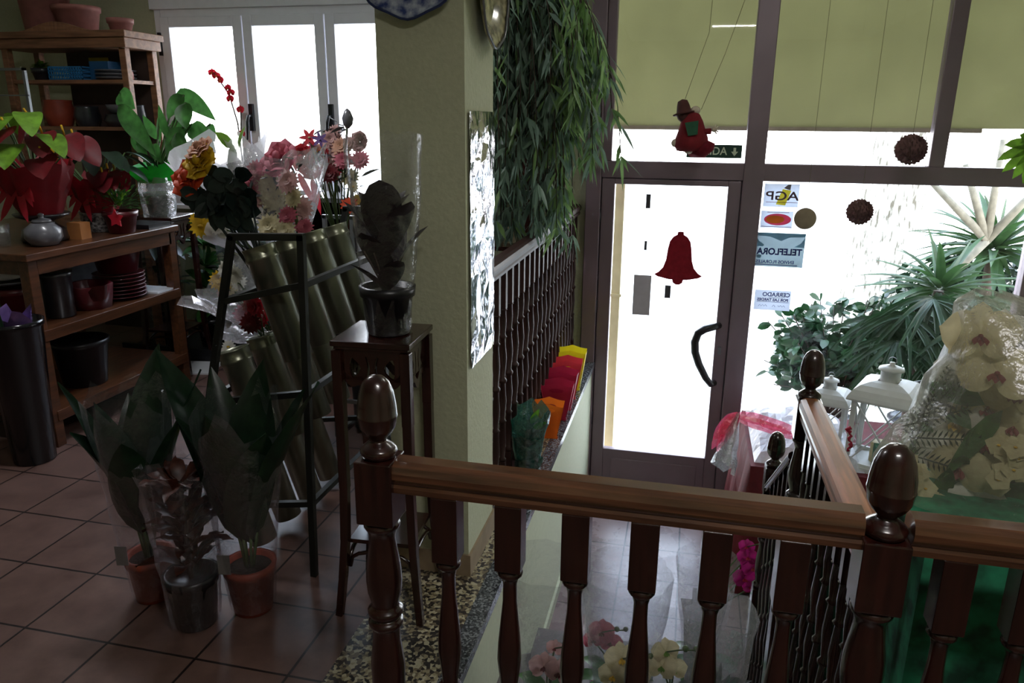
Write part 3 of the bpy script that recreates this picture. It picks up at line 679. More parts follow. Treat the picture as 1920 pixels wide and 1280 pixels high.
# peace lily with green collar and white wrap on the far stand
R = random.Random(21); x, y, z = -3.22, 4.14, 1.0
T = thing('wrapped_peace_lily', 'large broad-leaved plant in white wrapping with a bright green collar', 'potted plant', (x, y, z))
part('pot', MB().lathe((x, y, z), potprof(.075, .14), 20), 'stem', T)
part('wrapping', wrapcone(MB(), (x, y, z), (x, y, z+.24), .09, .11, 30, 6, .06, .12), 'greywrap', T)
part('collar', wrapcone(MB(), (x, y, z+.2), (x, y, z+.32), .09, .23, 14, 4, .3, .1), 'collar', T, 'bright green paper collar')
mb = MB()
for k, (p0, p1, W, cu, dy) in enumerate((((345, 178), (318, 212), .10, -.1, 0), ((330, 176), (392, 190), .11, -.35, .05), ((348, 192), (350, 236), .12, 0, -.05), ((225, 172), (250, 200), .12, 0, 0), ((222, 196), (282, 262), .12, -.2, -.1), ((232, 222), (262, 240), .10, 0, .05), ((318, 262), (300, 205), .06, 0, 0), ((300, 215), (300, 262), .04, 0, .1), ((360, 232), (398, 268), .12, -.2, 0),
    ((320, 234), (362, 232), .07, -.2, .05), ((345, 238), (318, 290), .12, 0, -.05), ((358, 238), (372, 262), .08, 0, .1), ((330, 250), (350, 290), .10, 0, -.1), ((395, 232), (402, 262), .06, 0, .1), ((300, 262), (272, 222), .07, 0, .1), ((372, 268), (340, 300), .10, 0, .05), ((262, 262), (275, 300), .07, 0, -.1), ((288, 270), (300, 300), .08, 0, 0), ((250, 250), (262, 285), .06, 0, .1))):
    q, e_ = at(*p0, y+dy), at(*p1, y+dy-.04); b_ = Vector((x, y, z+.2)); mb.tube([b_, b_.lerp(q, .5)+Vector((0, 0, .03)), q], .006, 5, 1)
    mb.leaf(q, e_-q, (0, -1, .25), (e_-q).length*1.15, W, (0, 0, cu), .4, 9, 'lance', 0, .02, 2)
part('foliage', mb, ['leaf', 'stem'], T)
# ------------------------------------------------------------------ dresser with clay pots
T = thing('open_dresser', 'tall open wooden dresser with arched cornice against the back wall', 'dresser', (-3.98, 4.6, 0))
X0, X1, Y0, Y1 = -4.43, -3.50, 4.36, 4.66
for x in (X0, X1-.045):
    for y in (Y0, Y1-.045): B(part('post', MB().bx((x, y, 0), (x+.045, y+.045, 2.02)), 'cab_wood', T), .004)
mb = MB().bx((X0-.05, Y0-.05, 2.06), (X1+.05, Y1+.02, 2.10)).bx((X0-.03, Y0-.03, 2.0), (X1+.03, Y1+.01, 2.06))
n = 20
for i in range(n):
    a0, a1 = -.3+.6*i/n, -.3+.6*(i+1)/n; f = lambda a: 2.10+.055*(.5+.5*math.cos(a/.3*PI))
    xc = (X0+X1)/2; mb.prism([(xc+a0, Y0-.04, 2.09), (xc+a1, Y0-.04, 2.09), (xc+a1, Y0-.04, f(a1)), (xc+a0, Y0-.04, f(a0))], (0, .03, 0))
B(part('cornice', mb, 'cab_wood', T), .004)
for z in (.4, .9, 1.50, 1.79): part('shelf', MB().bx((X0+.01, Y0+.01, z), (X1-.01, Y1-.01, z+.022)), 'cab_wood', T)
part('back_panel', MB().bx((X0+.25, Y1-.03, .1), (X1-.03, Y1-.018, 2.02)), 'back_wood', T)
for x, y, r, h, m, l in ((-4.22, 4.55, .16, .3, 'clay', 'largest pink clay pot on top of the dresser at its left end'), (-3.98, 4.55, .14, .17, 'clay', 'wide pink clay planter in the middle of the dresser top'), (-3.62, 4.5, .075, .085, 'clay', 'small pink clay bowl at the right end of the dresser top')):
    z = 2.10 if x != -3.98 else 2.10
    simple('clay_pot', MB().lathe((x, y, z), potprof(r, h, .8), 24), m, (x, y, z), l, 'pot')
T = thing('plastic_basket', 'blue plastic basket of cards on the upper shelf of the dresser', 'basket', (-4.0, 4.5, 1.812))
mb = MB(); frame = ((-4.13, 4.40), (-3.87, 4.40), (-3.87, 4.62), (-4.13, 4.62))
mb.bx((-4.12, 4.41, 1.812), (-3.88, 4.61, 1.818))
for z in (1.815, 1.84, 1.865, 1.888): mb.bx((-4.13, 4.40, z), (-3.87, 4.405, z+.008)).bx((-4.13, 4.615, z), (-3.87, 4.62, z+.008)).bx((-4.13, 4.40, z), (-4.125, 4.62, z+.008)).bx((-3.875, 4.40, z), (-3.87, 4.62, z+.008))
for k in range(14): mb.bx((-4.13+.0193*k, 4.40, 1.812), (-4.123+.0193*k, 4.405, 1.892))
part('basket', mb, 'blueplastic', T)
simple('card_holder', MB().bx((-3.86, 4.46, 1.818), (-3.72, 4.6, 1.93)), 'bluedk', (-3.85, 4.6, 1.818), 'dark blue tray behind the blue basket', 'tray')
simple('yellow_card', MB().bx((-4.0, 4.622, 1.818), (-3.85, 4.628, 1.965)), 'yellowpl', (-3.92, 4.64, 1.818), 'yellow card standing behind the blue basket', 'card')
for k in range(3): simple('shallow_dish', MB().lathe((-3.70, 4.50, 1.812+.022*k), [(.05, 0), (.12, .012), (.125, .02), (.05, .006)], 20), 'greycer', (-3.70, 4.50, 1.812+.022*k), 'grey dish in the low stack beside the blue basket', 'dish', 'grey dishes on the upper dresser shelf')
simple('toy_figure', MB().lathe((-3.58, 4.47, 1.812), [(.02, 0), (.03, .01), (.028, .05), (.015, .07)], 10).ball((-3.58, 4.47, 1.9), .02), 'clay', (-3.58, 4.47, 1.812), 'tiny round-headed ornament at the right end of the upper dresser shelf', 'ornament')
R = random.Random(8); T = thing('planted_cup', 'small yellow-green plant in a cup at the left of the upper dresser shelf', 'potted plant', (-4.27, 4.5, 1.812))
part('pot', MB().lathe((-4.27, 4.5, 1.812), potprof(.06, .08), 16), 'darkcer', T); mb = MB(); bushy(mb, (-4.27, 4.5, 1.90), 40, .07, .03, 0, 1, -.2); part('foliage', mb, 'leafbt', T)
for x, r, h, z, m, l in ((-4.22, .1, .17, 1.522, 'terracotta', 'terracotta pot at the left of the lower visible dresser shelf'), (-4.0, .085, .13, 1.522, 'darkcer', 'dark round pot in the middle of the lower visible dresser shelf'), (-3.72, .12, .08, 1.522, 'darkcer', 'low dark bowl at the right of the lower visible dresser shelf'), (-3.6, .05, .14, 1.522, 'darkcer', 'slim dark jar in the right corner of the lower visible dresser shelf')):
    simple('glazed_pot', MB().lathe((x, 4.54, z), [(r*.7, 0), (r*.75, .004), (r, h*.5), (r*.85, h*.9), (r*.9, h), (r*.78, h), (r*.7, h*.5)], 20), m, (x, 4.54, z), l, 'pot')
simple('glazed_pot', MB().lathe((-3.72, 4.54, 1.603), [(.06, 0), (.09, .03), (.1, .06), (.09, .06), (.05, .01)], 20), 'greycer', (-3.72, 4.54, 1.603), 'grey bowl resting inside the low dark bowl', 'bowl')
# thin metal frame in the far-left corner
mb = MB()
for x in (-4.42, -3.92): mb.bx((x, 3.98, 0), (x+.018, 3.998, 1.86))
mb.bx((-4.42, 3.98, 1.845), (-3.902, 3.998, 1.86)).bx((-4.42, 3.98, 1.70), (-3.902, 3.99, 1.708))
simple('metal_display_frame', mb, 'greysteel', (-4.1, 3.99, 0), 'thin grey metal display frame at the left edge of the picture', 'display frame')
# red orchid in front of the left window pane
R = random.Random(33); T = thing('red_orchid', 'slender orchid with small red blooms against the left window pane', 'potted plant', (-3.02, 4.55, .98))
T.location = (0, 0, 0); T['_o'] = (0, 0, 0)
part('pot', MB().lathe((-3.03, 4.92, .981), potprof(.045, .1), 16), 'white', T)
mb = MB(); st = [(-3.03, 4.92, 1.06), (-3.07, 4.87, 1.3), (-3.08, 4.87, 1.55), (-3.12, 4.86, 1.74), (-3.22, 4.86, 1.88)]
st2 = [(-3.03, 4.92, 1.06), (-3.03, 4.87, 1.3), (-3.06, 4.87, 1.5), (-3.04, 4.86, 1.63)]
mb.tube(st, .005, 6).tube(st2, .005, 6); part('stem', mb, 'brownstem', T)
for p in [(-3.23, 4.85, 1.88), (-3.20, 4.85, 1.86), (-3.17, 4.85, 1.83), (-3.12, 4.85, 1.78), (-3.10, 4.85, 1.75), (-3.11, 4.85, 1.71), (-3.04, 4.85, 1.64), (-3.05, 4.85, 1.48), (-3.02, 4.85, 1.40), (-3.0, 4.85, 1.36)]:
    part('bloom', MB().orchid(p, (rnd(-.3, .3), -1, .1), .032, 0, 1), ['red', 'yellow'], T)
mb = MB(); bushy(mb, (-3.03, 4.92, 1.08), 6, .13, .06, 0, 1.4, .1); part('foliage', mb, 'leaf', T)
# ------------------------------------------------------------------ iron rack with zinc vases
T = thing('flower_rack', 'dark iron A-frame rack holding rows of slanted zinc vases', 'rack', (-1.4, 2.6, 0))
ya, yb = 2.17, 3.02
for y in (ya, yb):
    part('leg', MB().bar((-1.43, y, 1.22), (-1.74, y, 0), .022, .022), 'iron', T)
    part('leg', MB().bar((-1.185, y, 1.23), (-1.225, y, 0), .022, .022), 'iron', T)
    part('top_bar', MB().bar((-1.44, y, 1.215), (-1.175, y, 1.225), .022, .022), 'iron', T)
part('back_brace', MB().bar((-1.17, yb, .80), (-1.0, yb-.05, .0), .016, .016), 'iron', T)
for (xl, xr, z0, z1) in ((-1.475, -1.19, 1.0, 1.07), (-1.60, -1.205, .63, .70), (-1.69, -1.215, .22, .29)):
    for y in (ya, yb): part('shelf_rail', MB().bar((xl, y, z0), (xr, y, z1), .02, .02), 'iron', T)
    part('shelf_rail', MB().bar((xl, ya, z0), (xl, yb, z0), .02, .02), 'iron', T)
    part('shelf_rail', MB().bar((xr, ya, z1), (xr, yb, z1), .02, .02), 'iron', T)
ax = Vector((.30, 0, -.95)).normalized()
rowname = ('top', 'middle', 'bottom'); posname = ('nearest', 'second', 'third', 'farthest')
v0 = None
for r_, (x, z) in enumerate(((-1.40, 1.17), (-1.535, .80), (-1.60, .43))):
    for k in range(4):
        y = 2.27+.185*k; loc = Vector((x, y, z))
        lb = '%s zinc vase lying slanted in the %s row of the iron rack' % (posname[k], rowname[r_])
        if v0 is None:
            mb = MB().lathe(loc, [(.048, .40), (.051, .398), (.053, .05), (.057, .045), (.057, .036), (.054, .03), (.056, .004), (.058, 0), (.054, 0), (.050, .02), (.046, .38)], 24, 0, ax, cap=True)
            v0 = tag(mb.build('zinc_vase', 'zinc', None, loc), lb, 'vase', 'zinc vases in the iron rack')
        else:
            c = v0.copy(); COL.objects.link(c); c.location = loc; c['label'] = lb

# ------------------------------------------------------------------ wrapped broad-leaved plants on the floor
def aspidistra(x, y, h, label, seed, leaves, pr=.075, ph=.165):
    global R; R = random.Random(seed); T = thing('wrapped_foliage_plant', label, 'potted plant', (x, y, 0))
    po = part('pot', MB().lathe((x, y, 0), potprof(pr, ph, .78), 24), 'terracotta', T)
    part('soil', MB().lathe((x, y, ph-.03), [(pr*.94, 0), (pr*.94, .012), (.002, .016)], 16), 'soil', po)
    mb = MB()
    for a, e, L, W, cu in leaves:
        a = math.radians(a); d = Vector((math.cos(a), math.sin(a), e)).normalized()
        mb.tube([(x+.01*math.cos(a), y+.01*math.sin(a), ph-.03), Vector((x, y, ph))+d*.12], .005, 5, 1)
        mb.leaf(Vector((x, y, ph))+d*.08, d, Vector((-math.cos(a)*.9, -math.sin(a)*.9, .35)), L, W, Vector((math.cos(a)*.1, math.sin(a)*.1, cu)), .3, 9, 'lance', 0, .03, 2)
    part('foliage', mb, ['leafdk', 'stem'], T)
    mb = wrapcone(MB(), (x, y, .02), (x, y, h*.86), pr*.92, pr*1.75, 26, 9, .1, .07)
    part('cellophane', mb, 'clear', T)
    part('care_label', MB().bx((x-.055, y-.085, ph+.0), (x-.015, y-.083, ph+.07), rz=.2), 'greypaper', T)
    return T
aspidistra(-1.70, 1.93, .82, 'broad-leaved plant in terracotta pot and cellophane, left of the three on the floor', 51,
 [(170, 5.2, .5, .13, -.1), (95, 5, .62, .19, 0), (20, 3.6, .58, .13, .02), (215, 4.6, .5, .17, -.2), (300, 3.8, .46, .16, -.1), (350, 3.6, .5, .12, -.1), (130, 4, .5, .14, -.1), (195, 4.2, .58, .12, -.05)])
aspidistra(-1.335, 1.95, .82, 'broad-leaved plant in terracotta pot and cellophane, nearest the iron rack', 52,
 [(175, 3.4, .66, .19, 0), (5, 3.0, .62, .19, -.03), (90, 5, .58, .2, 0), (200, 4.5, .50, .16, -.1), (330, 4.2, .50, .18, -.1), (270, 6, .5, .2, 0), (140, 4, .56, .16, 0), (40, 3.6, .54, .16, -.05)], .08, .175)
R = random.Random(53); x, y = -1.475, 1.84
T = thing('wrapped_croton', 'russet-leaved plant in a black pot and cellophane between the two broad-leaved plants', 'potted plant', (x, y, 0))
part('pot', MB().lathe((x, y, 0), potprof(.08, .185, .8), 24), 'black', T)
mb = MB()
for k in range(80):
    a = rnd(0, 6.28); zz = rnd(.2, .5); mb.leaf((x+.02*math.cos(a), y+.02*math.sin(a), zz), (math.cos(a)*.8, math.sin(a)*.8, rnd(.3, 1.6)), (0, 0, 1), rnd(.09, .16), .045, (0, 0, -.4), .3, 5, 'lance', 0, .12)
mb.tube([(x, y, .15), (x, y, .5)], .008, 6, 1); part('foliage', mb, ['reddish', 'brownstem'], T)
part('cellophane', wrapcone(MB(), (x, y, .01), (x, y, .56), .075, .115, 24, 9, .12, .12), 'clear', T)

# ------------------------------------------------------------------ rubber plant on the stand, pillar decorations
R = random.Random(61); x, y, z = -.885, 2.13, .945
T = thing('wrapped_rubber_plant', 'dark burgundy rubber plant in a black pot and clear cellophane on the carved stand', 'potted plant', (x, y, z))
part('pot', MB().lathe((x, y, z), potprof(.08, .15, .8), 24), 'black', T)
part('soil', MB().lathe((x, y, z+.12), [(.075, 0), (.075, .01), (.002, .014)], 16), 'soil', T)
mb = MB().tube([(x, y, z+.12), (x-.01, y, z+.42)], .007, 6, 1)
for a, zz, e, L, W in ((160, .2, 1.8, .22, .1), (20, .2, 1.8, .22, .1), (250, .2, 2.2, .2, .11), (90, .22, 2, .2, .1), (200, .27, 2.0, .22, .11), (330, .27, 2.0, .23, .11), (270, .3, 3, .22, .12), (120, .3, 2.5, .2, .1), (180, .33, 2.4, .17, .1), (0, .36, 1.8, .14, .07), (280, .36, 5, .17, .11), (45, .35, 2.4, .15, .08), (230, .16, 1.2, .16, .08), (310, .17, 1.4, .16, .08)):
    a = math.radians(a); mb.leaf((x, y, z+zz-.04), (math.cos(a), math.sin(a), e), (-math.cos(a), -math.sin(a), .3), L, W, (math.cos(a)*.1, math.sin(a)*.1, -.1), .2, 7, 'oval', 0, 0, 2)
for k in range(6): a = rnd(0, 6.28); mb.tube([(x, y, z+.12), (x+.07*math.cos(a), y+.07*math.sin(a), z+.26)], .003, 4, 1)
part('foliage', mb, ['rubber', 'brownstem'], T)
mb = wrapcone(MB(), (x, y, z+.005), (x, y, z+.60), .07, .108, 22, 10, .015, .10); part('cellophane', mb, 'clear', T)

def wallplate(c, n, r, label, m, m2):
    c = Vector(c); n = Vector(n); T = thing('wall_plate', label, 'plate', c)
    k = 48; vs = []; fs = []; u, v, n = basis(n)
    prof = [(0.0, .012), (.5, .008), (.56, .01), (.62, .022), (.9, .034), (1.0, .04), (1.0, .034), (.6, .012), (0.0, 0)]
    mb = MB(); rings = []
    for q, h in prof:
        for i in range(k):
            t = 2*PI*i/k; rr = r*q*(1+(.025*math.cos(8*t) if q > .85 else 0)); vs.append(c+n*h+(u*math.cos(t)+v*math.sin(t))*rr)
    for j in range(len(prof)-1):
        for i in range(k): i2 = (i+1) % k; fs.append((j*k+i, j*k+i2, (j+1)*k+i2, (j+1)*k+i))
    mb.add(vs, fs, 0, True); pl_ = part('plate', mb, m, T)
    mb = MB(); mb.tube([c+n*.041+(u*math.cos(2*PI*i/k)+v*math.sin(2*PI*i/k))*r*(.985+.025*math.cos(16*PI*i/k)) for i in range(k+1)], .004, 6); part('rim', mb, m2, pl_)
wallplate((-.845, 2.304, 2.03), (0, -1, 0), .165, 'blue and white scalloped plate hanging on the front of the pillar', 'bluew', mat('cobalt_rim', (40, 54, 96), .3))
wallplate((-.684, 2.52, 1.97), (1, 0, 0), .165, 'cream and olive plate hanging on the side of the pillar', 'olivew', 'greycer')
# silver foil sheet on the side of the pillar
R = random.Random(70); mb = MB(); n1, n2 = 6, 16; vs = []; fs = []
for j in range(n2+1):
    for i in range(n1+1):
        yy = 2.33+.3*i/n1; zz = .78+.83*j/n2; e = 0 if i in (0, n1) or j in (0, n2) else 1; vs.append((-.678+rnd(0, .014)*(.3+.7*e), yy+rnd(-.01, .01)*e, zz+rnd(-.01, .01)*e))
for j in range(n2):
    for i in range(n1): a = j*(n1+1)+i; fs.append((a, a+1, a+n1+2, a+n1+1))
mb.add(vs, fs); o = mb.build('foil_sheet', 'silver', None, (-.678, 2.48, 1.2)); tag(o, 'crumpled silver foil sheet hanging on the side of the green pillar', 'foil sheet')
m_ = o.modifiers.new('thick', 'SOLIDIFY'); m_.thickness = .002; m_.offset = -1

# ------------------------------------------------------------------ weeping ficus hanging behind the pillar
R = random.Random(77); cx, cy, cz = -.86, 3.55, 1.95
T = thing('hanging_ficus', 'huge weeping green plant with narrow leaves hanging beside the pillar', 'hanging plant', (cx, cy, cz))
part('pot', MB().lathe((cx, cy, cz-.05), potprof(.13, .2), 20), 'darkcer', T)
part('hanger', MB().tube([(cx-.12, cy, cz+.14), (cx, cy, 2.72)], .003, 5).tube([(cx+.12, cy, cz+.14), (cx, cy, 2.72)], .003, 5), 'wire', T)
st = MB(); lf = MB(); lf2 = MB()
for k in range(300):
    a = rnd(0, 6.28); rr = rnd(.10, .40)*(1 if k > 40 else .6); top = rnd(.0, .30) if k > 25 else rnd(.25, .55)
    drop = rnd(.25, .95) if k > 25 else rnd(.0, .3)
    ex = cx+.10+rr*math.cos(a)*1.02; ey = cy+rr*math.sin(a)*.8
    if ex > cx+.3: drop *= .62
    p0 = Vector((cx, cy, cz+.12)); p1 = Vector((cx+(ex-cx)*.6, cy+(ey-cy)*.6, cz+.15+top)); p2 = Vector((ex, ey, cz+.02+top*.5)); p3 = Vector((ex+rnd(-.05, .05), ey+rnd(-.05, .05), cz+.02+top*.5-drop))
    pts = []
    for t in [i/7 for i in range(8)]:
        q = (1-t)**3*p0+3*(1-t)**2*t*p1+3*(1-t)*t*t*p2+t**3*p3; pts.append(q)
    st.tube(pts, .0022, 4)
    for i in range(22):
        t = .22+.78*i/17+rnd(-.02, .02); t = min(t, 1); q = (1-t)**3*p0+3*(1-t)**2*t*p1+3*(1-t)*t*t*p2+t**3*p3
        d = Vector((rnd(-.6, .6), rnd(-.6, .6), rnd(-1.3, -.3) if t > .35 else rnd(-.6, .6)))
        (lf2 if (q.x > cx+.25 and rnd(0, 1) < .6) or rnd(0, 1) < .1 else lf).leaf(q, d, rdir(), rnd(.07, .13), rnd(.014, .024), (0, 0, -.25), .25, 3, 'lance')
part('stems', st, 'brownstem', T); part('foliage', lf, 'ficus', T); part('young_foliage', lf2, 'ficus2', T, 'paler young leaves')
# ------------------------------------------------------------------ cut flowers
toC = Vector((.45, -1, .25))
def stems(mb, pts, foot, r=.003, mi=0):
    for p in pts:
        p = Vector(p); f = Vector(foot)+Vector((rnd(-.015, .015), rnd(-.015, .015), 0)); mb.tube([f, f.lerp(p, .5)+Vector((rnd(-.02, .02), 0, .02)), p], r, 5, mi)
def leafy(mb, c, n, sp, L, W, mi=0, prof='lance'):
    for i in range(n):
        d = rdir(); mb.leaf(Vector(c)+Vector((d.x*sp[0], d.y*sp[1], d.z*sp[2]))*rnd(.3, 1), rdir(), rdir(), L*rnd(.7, 1.2), W, (0, 0, -.2), .25, 4, prof, mi)

# two tall roses and the blackish leaf spray in the nearest vase
seed(101); foot = Vector((-1.36, 2.27, 1.08))
for (px, py, r, m, lb) in ((352, 332, .046, 'orange', 'orange rose on a long stem leaning left out of the zinc vase rack'), (372, 302, .042, 'yellow', 'yellow rose with peach outer petals leaning left above the orange rose')):
    c = at(px, py, 2.3); T = thing('rose', lb, 'flower', c)
    mb = MB().rose(c, (-.2, -1, .55), r, 0); part('bloom', mb, m, T)
    if m == 'yellow':
        mb = MB().rose(at(372, 276, 2.32), (-.3, -.6, .8), .034, 0); part('bud', mb, 'peach', T)
    mb = MB().tube([c, c.lerp(foot, .45)+Vector((0, .02, .03)), foot+Vector((.03, 0, -.1))], .0045, 6, 1)
    for k in range(5):
        t = .12+.1*k; p = c.lerp(foot, t); mb.leaf(p, (rnd(-.3, 1), -.3, rnd(-.7, .8)), (0, -1, .3), .07, .045, (0, 0, -.2), .2, 5, 'oval', 0)
    part('stem_and_leaves', mb, ['leafblk', 'stem'], T)
T = thing('silk_leaf_spray', 'blackish green leaf spray in front of the white-wrapped chrysanthemums', 'foliage spray', foot)
mb = MB()
for (px, py) in ((390, 360), (410, 350), (430, 345), (445, 360), (460, 375), (450, 395), (430, 390), (405, 385), (385, 385), (440, 330), (465, 350), (375, 372), (420, 372)):
    p = at(px, py, 2.28); q = foot+Vector((rnd(-.02, .04), 0, -.08)); mb.tube([q, p], .0035, 5)
    for k in range(4): mb.leaf(p, (rnd(-1, 1), rnd(-.4, .1), rnd(-.9, .7)), (0, -1, 0), .075, .05, (0, 0, -.2), .2, 5, 'oval', 0)
part('foliage', mb, 'leafblk', T)

def bouquet(name, label, foot, blooms, wrap=None, filler=None, dep=2.5, cat='bouquet', wrapm='crinkle'):
    foot = Vector(foot); T = thing(name, label, cat, foot); st = MB()
    for (px, py, kind, r, m, mc) in blooms:
        c = at(px, py, dep+rnd(-.04, .04)); n = (rnd(-.3, .5), -1, rnd(0, .6)); mb = MB()
        if kind == 'mum': mb.daisy(c, n, r, 0, 1, 16, 4, .3, .12, .16)
        elif kind == 'daisy': mb.daisy(c, n, r, 0, 1, 14, 1, .3, .05, .25)
        elif kind == 'rose': mb.rose(c, n, r, 0)
        elif kind == 'orchid': mb.orchid(c, n, r, 0, 1)
        elif kind == 'star': mb.daisy(c, n, r, 0, 1, 6, 1, .4, .1, .15, 'lance')
        elif kind == 'thistle': mb.lathe(c-Vector((0, 0, r)), [(.004, 0), (r*.6, r*.5), (r*.75, r*1.3), (r*.4, r*2.2), (.003, r*2.5)], 12)
        part('bloom', mb, [m, mc], T); stems(st, [c], foot)
    part('stems', st, 'stem', T)
    if filler:
        mb = MB()
        for (px, py, n, sp, L, W, mi) in filler: leafy(mb, at(px, py, dep+.03), n, sp, L, W, mi)
        part('foliage', mb, ['leafblk', 'leafbt', 'leaf', 'greycer'], T)
    if wrap:
        mb = MB()
        for (b, t, r0, r1) in wrap: wrapcone(mb, b, t, r0, r1, 26, 8, .12, .12)
        part('wrapping', mb, wrapm, T)
    return T
seed(111)
bouquet('wrapped_chrysanthemums', 'film-wrapped bunch of cream and pink chrysanthemums with a mauve rose on top', at(560, 470, 2.62),
 [(522, 296, 'rose', .048, 'pinkp', 'pinkp'), (480, 320, 'mum', .045, 'pinkp', 'cream'), (505, 345, 'mum', .055, 'cream', 'cream'), (540, 340, 'mum', .05, 'palepink', 'cream'), (515, 375, 'mum', .06, 'cream', 'leafbt'), (550, 370, 'mum', .045, 'cream', 'cream'), (480, 375, 'mum', .04, 'palepink', 'cream'),
  (565, 390, 'mum', .05, 'palepink', 'pinkp'), (540, 405, 'mum', .045, 'pinkp', 'cream'), (505, 425, 'mum', .055, 'cream', 'leafbt'), (535, 432, 'mum', .045, 'cream', 'cream'), (570, 425, 'mum', .04, 'pinkp', 'cream'), (465, 345, 'rose', .035, 'pinkp', 'pinkp'), (490, 400, 'star', .04, 'white', 'cream'), (470, 415, 'daisy', .03, 'white', 'yellow')],
 [(at(540, 480, 2.66), at(528, 290, 2.7), .06, .17)],
 [(500, 325, 30, (.1, .05, .05), .05, .012, 0), (520, 395, 40, (.12, .05, .1), .05, .014, 3), (545, 310, 12, (.05, .03, .04), .05, .01, 0)], 2.58)
seed(112)
bouquet('white_wrapped_bunch', 'bunch in bulky white film behind the roses, yellow and white daisies hanging out', at(470, 470, 2.8),
 [(376, 424, 'daisy', .05, 'yellow', 'yellow'), (368, 412, 'daisy', .035, 'yellow', 'yellow'), (408, 425, 'daisy', .04, 'white', 'yellow'), (398, 438, 'mum', .035, 'white', 'cream'), (418, 436, 'mum', .03, 'white', 'cream')],
 [(at(465, 470, 2.85), at(412, 285, 2.9), .04, .20), (at(465, 440, 2.85), at(420, 300, 2.88), .04, .16), (at(470, 470, 2.85), at(395, 420, 2.8), .03, .08)], [(440, 277, 4, (.02, .02, .02), .12, .045, 1), (390, 430, 14, (.06, .03, .03), .06, .01, 2)], 2.75, wrapm='whitewrap')
seed(113)
bouquet('mixed_silk_flowers', 'mixed bunch of red, pink and yellow flowers in front of the right window pane', at(640, 470, 3.3),
 [(580, 258, 'star', .05, 'red', 'cream'), (572, 282, 'star', .045, 'magenta', 'cream'), (566, 296, 'rose', .04, 'red', 'red'), (588, 272, 'star', .03, 'palepink', 'magenta'), (582, 292, 'star', .045, 'yellow', 'yellow'), (600, 285, 'mum', .05, 'peach', 'red'), (600, 262, 'star', .04, 'violet', 'violet'), (620, 262, 'mum', .05, 'palepink', 'palepink'), (612, 300, 'mum', .06, 'red', 'deepred'), (632, 290, 'mum', .06, 'palepink', 'red'), (628, 310, 'mum', .055, 'red', 'deepred'), (645, 300, 'mum', .05, 'pinkp', 'red'), (655, 270, 'mum', .045, 'palepink', 'pinkp'), (656, 332, 'daisy', .05, 'cream', 'cream'), (662, 350, 'daisy', .035, 'cream', 'yellow'), (655, 385, 'daisy', .045, 'orange', 'orange'), (668, 375, 'daisy', .035, 'yellow', 'orange'), (652, 226, 'thistle', .034, 'greycer', 'greycer'), (628, 248, 'mum', .04, 'palepink', 'red'), (640, 275, 'mum', .05, 'peach', 'pinkp'), (605, 305, 'mum', .05, 'deepred', 'red'), (585, 312, 'rose', .04, 'red', 'red'), (618, 325, 'mum', .05, 'deepred', 'pinkp'), (600, 320, 'mum', .05, 'peach', 'pinkp'), (675, 300, 'mum', .05, 'pinkp', 'red'), (672, 265, 'rose', .03, 'palepink', 'red')],
 None, [(620, 285, 40, (.18, .05, .12), .07, .016, 3), (655, 345, 20, (.08, .05, .12), .09, .014, 0), (640, 240, 10, (.06, .03, .06), .08, .016, 3)], 3.25)
mb = MB(); c = at(585, 335, 3.2)
for d in ((-.6, -.1, .8), (.5, -.1, .6), (.35, -.1, -1), (-.1, -.1, .3)): mb.leaf(c, d, (0, -1, 0), .12, .035, (0, 0, -.4), .3, 6, 'strap', 0, .03)
mb.leaf(at(560, 325, 3.2), (.5, -.05, -.9), (0, -1, 0), .15, .035, (0, 0, 0), .3, 6, 'strap')
simple('ribbon_bow', mb, 'ribbon', c, 'loose red ribbon bow under the mixed bunch near the right window pane', 'ribbon')
seed(114)
bouquet('film_wrapped_daisies', 'film-wrapped bunch of cream and yellow flowers lying against the left leg of the vase rack', at(500, 620, 2.5),
 [(425, 505, 'mum', .045, 'white', 'cream'), (438, 515, 'mum', .04, 'white', 'cream'), (412, 525, 'mum', .045, 'yellow', 'cream'), (430, 540, 'daisy', .04, 'cream', 'yellow'), (418, 548, 'daisy', .03, 'palepink', 'yellow'), (448, 530, 'daisy', .035, 'white', 'leafbt')],
 [(at(490, 610, 2.5), at(408, 520, 2.45), .03, .15)], [(428, 525, 26, (.08, .04, .07), .05, .012, 0)], 2.42)
bouquet('wrapped_crimson_bunch', 'crimson flower cluster in film behind the left leg of the vase rack', at(500, 640, 2.5),
 [(475, 575, 'mum', .055, 'red', 'deepred'), (460, 590, 'mum', .05, 'pinkp', 'red'), (485, 595, 'mum', .05, 'red', 'red'), (470, 605, 'mum', .045, 'deepred', 'red')],
 [(at(500, 640, 2.52), at(440, 590, 2.5), .03, .11)], None, 2.46)
bouquet('small_white_sprig', 'little sprig of white flowers low beside the left rack leg', at(455, 690, 2.4),
 [(428, 650, 'daisy', .028, 'white', 'yellow'), (420, 662, 'daisy', .028, 'white', 'yellow'), (436, 668, 'daisy', .025, 'cream', 'yellow')], None, [(430, 665, 10, (.04, .02, .03), .03, .01, 2)], 2.38, 'flowers')
bouquet('lime_daisy', 'lime yellow daisy low down between the two wrapped plants on the floor', at(395, 900, 2.15), [(372, 822, 'daisy', .045, 'leafbt', 'yellow')], None, [(375, 860, 6, (.02, .02, .03), .06, .03, 2)], 2.12, 'flower')

